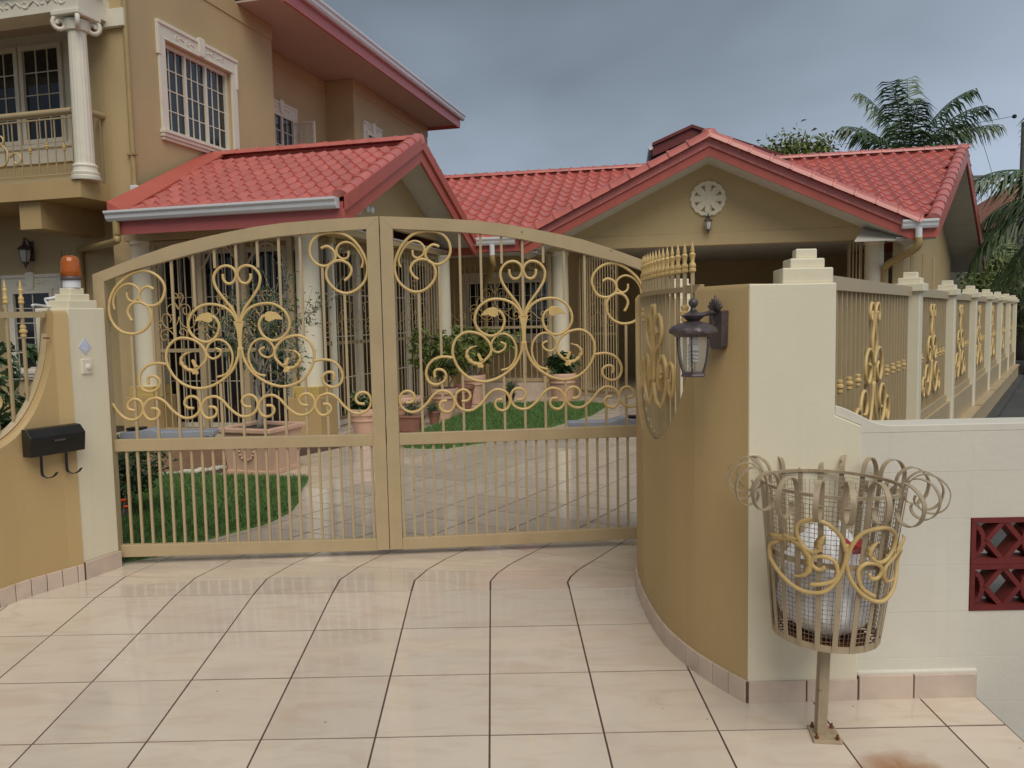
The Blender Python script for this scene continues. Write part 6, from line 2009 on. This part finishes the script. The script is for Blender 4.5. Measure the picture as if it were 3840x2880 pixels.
# ================================================================== pots and plants
def pot(loc, r, h, m, label, name='plant_pot', rim=True, group=None):
    t_ = thing(name, loc, label, 'plant pot', group)
    x, y, z = loc
    MB().lathe([(r * 0.62, 0), (r * 0.64, h * 0.06), (r * 0.88, h * 0.72), (r * 0.90, h * 0.80), (r * 0.84, h * 0.80), (r * 0.6, h * 0.78)], loc, 24).build('body', m, t_, smooth=True)
    MB().lathe([(r * 0.92, h * 0.80), (r * 1.0, h * 0.83), (r * 1.02, h * 0.95), (r * 0.97, h), (r * 0.86, h), (r * 0.84, h * 0.86)], loc, 24).build('rim', m, t_, smooth=True)
    MB().lathe([(r * 0.92, h * 0.66), (r * 0.945, h * 0.69), (r * 0.92, h * 0.72)], loc, 24).build('band', m, t_, smooth=True)
    MB().lathe([(r * 0.84, h * 0.85), (r * 0.84, h * 0.90)], loc, 20).build('soil', 'soil', t_)
    return t_


def bush(name, loc, h, spread, nst, nlv, m, label, cat='plant', llen=0.06, lw=0.022, stem_r=0.007, base_r=0.05, trunk='bark', clump=0.25, lean=0.35, group=None):
    """stems that fork, leaves along the twigs; loc = foot"""
    t_ = thing(name, loc, label, cat, group)
    x, y, z = loc
    st = MB(); cs_, ds_ = [], []
    for i in range(nst):
        an = rng.uniform(0, 2 * PI); rr = base_r * math.sqrt(rng.uniform(0, 1))
        p = np.array([x + rr * math.cos(an), y + rr * math.sin(an), z])
        d = np.array([math.cos(an) * lean * rng.uniform(0.3, 1), math.sin(an) * lean * rng.uniform(0.3, 1), 1.0])
        hh = h * rng.uniform(0.65, 1.0); nseg = 8
        path = [tuple(p)]
        for s_ in range(nseg):
            d = d + rng.normal(0, 0.16, 3); d[2] = max(0.35, d[2]); d /= np.linalg.norm(d)
            p = p + d * hh / nseg
            path.append(tuple(p))
            if s_ >= 2:
                # side twig
                for q in range(2):
                    a2 = rng.uniform(0, 2 * PI)
                    tw = np.array([math.cos(a2), math.sin(a2), rng.uniform(-0.1, 0.7)]) * spread * rng.uniform(0.3, 1.0) * (0.55 + 0.45 * math.sin(PI * s_ / nseg))
                    e_ = p + tw
                    st.tube([tuple(p), tuple(p + tw * 0.5 + np.array([0, 0, 0.01])), tuple(e_)], [stem_r * 0.45, stem_r * 0.35, stem_r * 0.2], 4)
                    nl = max(3, int(nlv / (nst * 12)))
                    f = rng.uniform(0.25, 1.05, nl)[:, None]
                    cc = p + tw * f + rng.normal(0, clump * spread * 0.3, (nl, 3))
                    dd = tw / np.linalg.norm(tw) + rng.normal(0, 0.7, (nl, 3))
                    cs_.append(cc); ds_.append(dd)
        st.tube(path, [stem_r * (1 - 0.65 * k / nseg) for k in range(nseg + 1)], 6)
    st.build('stems', trunk, t_, smooth='all')
    V, F_ = leaves(np.concatenate(cs_), np.concatenate(ds_), llen, lw)
    me = raw_mesh('foliage', V, F_, m)
    o = bpy.data.objects.new('foliage', me); COL.objects.link(o); attach(o, t_)
    o['kind'] = 'stuff'
    return t_


# big square planter with a small tree
pt = thing('square_planter', (-2.36, 7.22, 0), 'large square terracotta planter with rosette relief behind the left gate leaf', 'planter')
TPt = frame((-2.60, 7.05), 20)
pb = MB(TPt)
pb.hexa([(0.03, 0.03, 0), (0.47, 0.03, 0), (0.47, 0.47, 0), (0.03, 0.47, 0)], [(0.0, 0.0, 0.38), (0.50, 0.0, 0.38), (0.50, 0.50, 0.38), (0.0, 0.50, 0.38)])
pb.build('body', 'terracotta', pt, bevel=0.008)
MB(TPt).box(-0.028, 0.528, -0.028, 0.02, 0.381, 0.425).box(-0.028, 0.528, 0.48, 0.528, 0.381, 0.425).box(-0.028, 0.02, 0.0205, 0.4795, 0.381, 0.425).box(0.48, 0.528, 0.0205, 0.4795, 0.381, 0.425).build('rim', 'terracotta', pt, bevel=0.010)
MB(TPt).box(0.02, 0.48, 0.02, 0.48, 0.3805, 0.395).build('soil', 'soil', pt)
MB(TPt).box(0.022, 0.478, 0.014, 0.486, 0.0, 0.045).build('foot', 'terracotta', pt, bevel=0.006)
for k in range(14):
    an = 2 * PI * k / 14
    MB(lambda p: TPt((0.25 + p[0], 0.010 - p[2], 0.215 + p[1]))).lathe([(0.013, 0), (0.013, 0.006), (0.006, 0.012)], (0.075 * math.cos(an), 0.075 * math.sin(an), 0), 8).build('rosette', 'terracotta', pt, smooth=True)
tr = thing('small_tree', (-2.33, 7.27, 0.39), 'slender young tree with pale bark in the square planter', 'tree')
tk_ = MB()
cs_, ds_ = [], []
base = np.array([-2.33, 7.27, 0.38])
branches = [([(0, 0, 0), (0.02, 0, 0.18), (-0.01, 0.02, 0.38), (0.03, 0.02, 0.58), (0.05, 0, 0.80)], 0.030)]
for path, r0 in branches:
    tk_.tube([tuple(base + np.array(q)) for q in smooth_path(path, 3)], [r0 * (1 - 0.5 * i / 12) for i in range(13)], 8)
tips = []
for i in range(13):
    f = rng.uniform(0.3, 1.0)
    st_ = base + np.array([0.04 * f, 0.01, 0.80 * f])
    an = i * 2.4
    d = np.array([math.cos(an) * 0.62, math.sin(an) * 0.45, rng.uniform(0.55, 1.0)])
    Lb = rng.uniform(0.40, 0.82)
    p = st_.copy(); path = [tuple(p)]
    for s_ in range(6):
        d = d + rng.normal(0, 0.14, 3); dn = d / np.linalg.norm(d)
        p = p + dn * Lb / 6
        path.append(tuple(p))
        if s_ > 0:
            for q in range(3):
                tw = dn * 0.10 + rng.normal(0, 0.11, 3)
                e_ = p + tw
                tk_.tube([tuple(p), tuple(e_)], [0.003, 0.0015], 4)
                nl = 11
                fv = rng.uniform(0.2, 1.1, nl)[:, None]
                cs_.append(p + tw * fv + rng.normal(0, 0.022, (nl, 3))); ds_.append(tw / np.linalg.norm(tw) + rng.normal(0, 0.8, (nl, 3)) + np.array([0, 0, -0.3]))
    tk_.tube(path, [0.012 * (1 - 0.12 * k) for k in range(7)], 6)
tk_.build('trunk', 'bark', tr, smooth='all')
V, F_ = leaves(np.concatenate(cs_), np.concatenate(ds_), 0.042, 0.016)
o = bpy.data.objects.new('crown', raw_mesh('crown', V, F_, 'leaf')); COL.objects.link(o); attach(o, tr); o['kind'] = 'stuff'

pot((-1.36, 9.95, 0.0), 0.22, 0.40, 'terracotta', 'wide terracotta urn nearest the gate meeting post')
pot((-0.93, 10.85, 0.0), 0.20, 0.42, 'terracotta', 'terracotta pot with rings holding the tall yellowish bush')
pot((-0.62, 12.75, 0.0), 0.20, 0.46, 'terracotta', 'terracotta pot at the verandah step holding a loose leafy shrub')
pot((0.80, 12.75, 0.0), 0.235, 0.46, 'terracotta', 'terracotta pot before the left carport column with a low leafy plant')
pot((-1.02, 10.30, 0.0), 0.085, 0.17, 'terracotta_dark', 'small reddish clay pot on the tiles beside the lawn')
pot((-0.72, 12.1, 0.0), 0.15, 0.36, 'terracotta_dark', 'dull red pot between the two ringed terracotta pots')
pot((-0.05, 12.62, 0.0), 0.10, 0.16, 'iron_black', 'small black nursery pot at the back edge of the lawn')
pot((-1.62, 8.65, 0.0), 0.16, 0.40, 'terracotta', 'terracotta pot behind the meeting stiles of the gate')
tro = thing('trough_planter', (-1.25, 9.55, 0), 'brown rectangular trough planter beside the lawn', 'planter')
TT_ = frame((-1.47, 9.60), 12)
MB(TT_).hexa([(0.02, 0.02, 0), (0.34, 0.02, 0), (0.34, 0.18, 0), (0.02, 0.18, 0)], [(0, 0, 0.17), (0.36, 0, 0.17), (0.36, 0.20, 0.17), (0, 0.20, 0.17)]).build('body', 'terracotta_dark', tro, bevel=0.006)
MB(TT_).box(-0.012, 0.372, -0.012, 0.212, 0.1705, 0.195).build('rim', 'terracotta_dark', tro, bevel=0.005)
bush('potted_plant', (-1.29, 9.66, 0.19), 0.16, 0.08, 6, 260, 'leaf', 'low blue-green plant in the brown trough', llen=0.05, lw=0.016)
bush('potted_plant', (-0.93, 10.85, 0.36), 0.95, 0.26, 7, 2300, 'leaf_yellow', 'tall yellow-green variegated bush in a ringed pot', llen=0.085, lw=0.032, stem_r=0.010)
bush('potted_plant', (-0.62, 12.75, 0.40), 1.10, 0.30, 7, 2000, 'leaf_yellow', 'loose green shrub with yellow tinge in the pot by the verandah step', llen=0.10, lw=0.036, stem_r=0.011)
bush('potted_plant', (0.80, 12.75, 0.40), 0.32, 0.20, 8, 500, 'leaf', 'low broad-leaved plant in the pot before the carport column', llen=0.14, lw=0.06)
bush('potted_plant', (-1.02, 10.30, 0.14), 0.16, 0.05, 4, 60, 'leaf', 'tiny plant in the small reddish clay pot', llen=0.06, lw=0.015)
bush('potted_plant', (-0.05, 12.62, 0.13), 0.22, 0.10, 6, 300, 'leaf', 'small green plant in the black nursery pot', llen=0.05, lw=0.02)
bush('potted_plant', (-1.62, 8.65, 0.34), 0.22, 0.13, 6, 260, 'leaf', 'broad green leaves in the pot behind the gate meeting stiles', llen=0.12, lw=0.035)
bush('garden_shrub', (-2.72, 5.45, 0.0), 0.60, 0.22, 9, 2300, 'leaf', 'dark green shrub on the lawn behind the left gate pillar', cat='shrub', llen=0.05, lw=0.022)
bush('garden_shrub', (-3.35, 6.0, 0.0), 0.5, 0.25, 8, 1500, 'leaf', 'low dark shrub at the left end of the lawn', cat='shrub', llen=0.05, lw=0.022)
for i, (x, y, z) in enumerate(((-2.60, 5.22, 0.17), (-2.57, 5.20, 0.13), (-2.66, 5.25, 0.33))):
    MB().lathe([(0.001, 0), (0.016, 0.008), (0.024, 0.022), (0.014, 0.026), (0.004, 0.02)], (x, y, z), 8).build('flower_head', 'flower', None, smooth=True,
              label=('orange flower low on the shrub behind the left pillar', 'lowest orange flower by the left gate stile', 'topmost orange flower of the left shrub')[i], cat='flower')
bush('climbing_plant', (-2.95, 4.35, 0.0), 1.55, 0.22, 7, 1500, 'leaf', 'leafy climber seen through the left wing wall grille', cat='plant', llen=0.075, lw=0.04, stem_r=0.008, lean=0.12)
bush('climbing_plant', (-3.25, 4.7, 0.0), 1.6, 0.25, 6, 1300, 'leaf', 'second leafy climber farther left behind the wing wall grille', cat='plant', llen=0.075, lw=0.04, stem_r=0.008, lean=0.12)
# edging stones of the bed
me_s = []
for k in range(3):
    mb = MB().lathe([(0.02, 0), (0.035, 0.01), (0.038, 0.025), (0.028, 0.042), (0.008, 0.048)], (0, 0, 0), 7, rmod=lambda an, z: 1 + 0.2 * math.sin(3 * an + k))
    me_s.append(mb.mesh('stone', 'white_wall', True))
for i in range(22):
    f = i / 21
    x = -3.30 + (0.75) * f + random.uniform(-0.02, 0.02); y = 6.90 + 0.55 * f + random.uniform(-0.02, 0.02)
    o = bpy.data.objects.new('edging_stone', me_s[i % 3]); COL.objects.link(o)
    o.location = (x, y, -0.006); o.rotation_euler = (0, 0, random.uniform(0, 6)); o.scale = (random.uniform(0.6, 1.1),) * 3
    tag(o, 'small pale stone in the edging row of the brown garden bed', 'stone', 'edging stones along the brown garden bed')

# ================================================================== background
# neighbour's dark red gabled roof
nh = thing('neighbour_house', (6.0, 26, 0), 'dark red gabled roof of a house behind the carport', 'house')
TN = frame((5.45, 24.0), 8)
for a0, a1, z0, z1 in ((-1.15, 0.0, 6.38, 6.85), (0.0, 2.9, 6.85, 5.75)):
    MB(TN).prism([(a0, z0 - 0.30), (a1, z1 - 0.30), (a1, z1 - 0.0), (a0, z0 - 0.0)], 0.0, 0.06).build('rake_board', 'far_red', nh)
    MB(TN).prism([(a0, z0 + 0.001), (a1, z1 + 0.001), (a1, z1 + 0.09), (a0, z0 + 0.09)], -0.08, 6.0).build('roof', 'far_red', nh)
MB(TN).prism([(-0.8, 3), (2.5, 3), (2.5, 5.7), (0.0, 6.5), (-0.8, 6.1)], 0.7, 5.5).build('wall', 'room_dark', nh)
MB(TN).tube([(-1.2, -0.05, 6.33), (-1.2, 5.5, 6.33)], 0.07, 8).build('gutter', 'gutter', nh)
# distant house with orange roof at the right
dh = thing('distant_house', (23, 40, 0), 'distant house with orange tiled roof behind the palms', 'house')
MB().add([(23.0, 38, 5.2), (33, 38, 5.2), (33, 46, 5.2), (23.0, 46, 5.2), (26.5, 42, 8.0), (30, 42, 8.0)], [(0, 1, 5, 4), (1, 2, 5), (2, 3, 4, 5), (3, 0, 4)]).build('roof', 'far_orange', dh)
MB().box(23.6, 32.5, 38.6, 45.5, 0, 5.2).build('wall', 'far_wall', dh)
for k in range(3):
    MB().box(23.4 + 2.2 * k, 24.6 + 2.2 * k, 38.5, 38.599, 1.5, 3.2).build('window', 'dark_glass', dh)


def frond(crown, az, el, Ln, droop, m, parent, nl=46, ll=0.62, lw=0.055):
    """one palm frond: rachis bending down, leaflets hanging off both sides"""
    d = np.array([math.cos(az) * math.cos(el), math.sin(az) * math.cos(el), math.sin(el)])
    p = np.array(crown, float)
    path = [p.copy()]
    n = 14
    tang = []
    for i in range(n):
        d = d + np.array([0, 0, -droop * (0.35 + i / n)])
        d /= np.linalg.norm(d)
        p = p + d * Ln / n
        path.append(p.copy()); tang.append(d.copy())
    mb = MB().tube([tuple(q) for q in path], [0.035 * (1 - 0.85 * i / n) for i in range(n + 1)], 5)
    side = np.array([-math.sin(az), math.cos(az), 0])
    vs, fs = [], []
    for k in range(nl):
        f = 0.10 + 0.90 * k / nl
        i = min(n - 1, int(f * n))
        base_ = path[i] + (path[i + 1] - path[i]) * (f * n - i)
        L2 = ll * (0.55 + 0.75 * math.sin(PI * (0.12 + 0.80 * f))) * rng.uniform(0.85, 1.1)
        for sg in (-1, 1):
            dd = side * sg * 0.72 + tang[i] * 0.62 + np.array([0, 0, -0.25 - rng.uniform(0, 0.45)]) + rng.normal(0, 0.10, 3)
            dd /= np.linalg.norm(dd)
            e1 = base_ + dd * L2 * 0.55
            e2 = e1 + (dd + np.array([0, 0, -0.95])) * L2 * 0.45
            up = np.cross(dd, side * sg); nu = np.linalg.norm(up)
            up = np.array([0, 0, 1.0]) if nu < 1e-3 else up / nu
            w = tang[i] * lw * 0.5
            o_ = len(vs)
            vs += [tuple(base_ - w * 0.5), tuple(base_ + w * 0.5), tuple(e1 + w), tuple(e1 - w), tuple(e2)]
            fs += [(o_, o_ + 1, o_ + 2, o_ + 3), (o_ + 3, o_ + 2, o_ + 4)]
    mb.add(vs, fs)
    return mb.build('frond', m, parent)


def palm(loc, h, label, nf, Ln, m='palm_leaf', seed=1, ll=0.62, azs=None, lean=(0, 0), lw=0.055):
    random.seed(seed)
    t_ = thing('palm_tree', loc, label, 'palm tree')
    cr_ = (loc[0] + lean[0], loc[1] + lean[1], loc[2] + h)
    pth = smooth_path([loc, (loc[0] + lean[0] * 0.3, loc[1] + lean[1] * 0.3, loc[2] + h * 0.4), (loc[0] + lean[0] * 0.8, loc[1], loc[2] + h * 0.8), cr_], 5)
    MB().tube(pth, [0.18 - 0.07 * i / 15 for i in range(16)], 10).build('trunk', 'bark', t_, smooth='all')
    lst = azs or [(i * 2.399, random.choice([1.15, 0.9, 0.6, 0.35, 0.1])) for i in range(nf)]
    for i, (az, el) in enumerate(lst):
        frond(cr_, az, el, Ln * random.uniform(0.85, 1.1), 0.10 + 0.06 * random.random() + (0.02 if el < 0.7 else -0.035), m, t_, ll=ll, lw=lw)
    return t_


palm((13.6, 27.8, 0.0), 6.3, 'tall coconut palm rising behind the right end of the carport roof', 15, 3.0, seed=3, ll=0.62, lean=(0.1, 0),
     azs=[(3.0, 0.95), (2.7, 0.6), (3.3, 0.35), (2.9, 0.15), (3.6, 0.7), (2.4, 1.25), (1.2, 1.46), (3.9, 1.2), (4.4, 1.05), (0.1, 0.95), (-0.3, 0.7), (0.4, 0.45), (-0.1, 0.25), (5.2, 0.85), (4.7, 0.5), (-0.6, 1.2)])
palm((12.1, 16.6, 0.0), 3.35, 'coconut palm with drooping fronds at the right edge', 14, 2.7, seed=5, ll=0.62,
     azs=[(3.1, 0.75), (2.9, 0.35), (3.4, 0.1), (2.6, 0.6), (3.7, 0.55), (4.2, 0.9), (0.2, 0.7), (1.0, 0.9), (5.3, 0.6), (4.7, 0.2), (1.8, 1.2), (3.1, -0.2), (3.9, -0.15)])
palm((14.9, 22.5, 0.0), 1.9, 'low young palm beyond the fence pillars', 11, 2.2, m='palm_yellow', seed=9, ll=0.6)


def leaf_tree(name, loc, h, r, n, m, label, cat='tree', lsz=0.16, zc=0.6, flat=0.8):
    t_ = thing(name, loc, label, cat)
    x, y, z = loc
    mb = MB().tube([(x, y, z), (x + 0.1, y, z + h * 0.35), (x, y + 0.1, z + h * 0.6)], [0.14, 0.11, 0.07], 7)
    cl = []
    for i in range(26):
        v = rng.normal(size=3); v /= np.linalg.norm(v); v *= r * rng.uniform(0.35, 1.0) ** 0.6; v[2] *= flat
        c = np.array([x, y, z + h * zc]) + v
        cl.append(c)
        mb.tube([(x, y + 0.05, z + h * 0.5), tuple((np.array([x, y, z + h * 0.5]) + c) / 2), tuple(c)], [0.05, 0.03, 0.01], 4)
    mb.build('trunk', 'bark', t_, smooth='all')
    C = np.array(cl)[rng.integers(0, 26, n)] + rng.normal(0, r * 0.20, (n, 3))
    V, F_ = leaves(C, rng.normal(size=(n, 3)) + np.array([0, 0, 0.3]), lsz, lsz * 0.42)
    o = bpy.data.objects.new('crown', raw_mesh('crown', V, F_, m)); COL.objects.link(o); attach(o, t_); o['kind'] = 'stuff'
    return t_


leaf_tree('background_tree', (9.7, 27, 0), 7.15, 1.45, 8000, 'leaf_yellow', 'light green treetop peeping over the carport ridge', lsz=0.20, zc=0.86, flat=0.42)
leaf_tree('background_tree', (13.3, 20.8, 0), 3.6, 1.5, 6500, 'leaf_yellow', 'yellow-green bushy tree below the right roof end', lsz=0.14, zc=0.45)
leaf_tree('background_tree', (15.6, 21.5, 0), 3.4, 1.5, 6000, 'leaf', 'dark bushy tree past the last fence pillars', lsz=0.14, zc=0.42)
leaf_tree('background_tree', (18.6, 27, 0), 4.4, 1.9, 6000, 'leaf', 'dark tree low behind the utility pole', lsz=0.18, zc=0.5)
leaf_tree('background_tree', (13.5, 16.6, 0), 2.0, 1.3, 6000, 'leaf', 'dark hedge-like shrub at the end of the neighbour path', cat='shrub', lsz=0.12, zc=0.4)
leaf_tree('background_tree', (22.5, 34, 0), 5.6, 2.4, 5000, 'leaf', 'dark round tree in front of the distant orange roof', lsz=0.24, zc=0.62)
# utility pole with wires
up = thing('utility_pole', (17.85, 28, 0), 'grey concrete utility pole at the right edge', 'pole')
MB().tube([(17.85, 28, 0), (17.85, 28, 7.75)], [0.19, 0.13], 12).build('pole', 'pole_grey', up, smooth=True)
MB().box(15.9, 17.9, 27.9, 28.0, 5.88, 5.96).box(15.9, 15.96, 27.9, 28.0, 4.9, 5.88).build('bracket', 'pole_grey', up)
MB().lathe([(0.03, 0), (0.07, 0.02), (0.07, 0.10), (0.03, 0.13)], (17.45, 28, 7.88), 8).build('insulator', 'iron_black', up)
for nm, pts in (('overhead wire from the utility pole running left over the palm', [(17.45, 28, 7.95), (13, 29, 7.45), (5, 31, 7.0), (-6, 33, 6.9)]),
                ('thin wire sagging behind the carport ridge', [(4.6, 22, 5.3), (1.5, 22, 5.05), (-1.2, 22, 4.95), (-5, 22, 5.0)]),
                ('drop wire hanging from the overhead line near the pole', [(16.2, 28, 7.75), (16.35, 28, 7.2), (16.55, 28, 6.6), (16.75, 28, 6.0)])):
    MB().tube(smooth_path(pts, 6), 0.008, 5).build('overhead_wire', 'wire', None, label=nm, cat='wire')
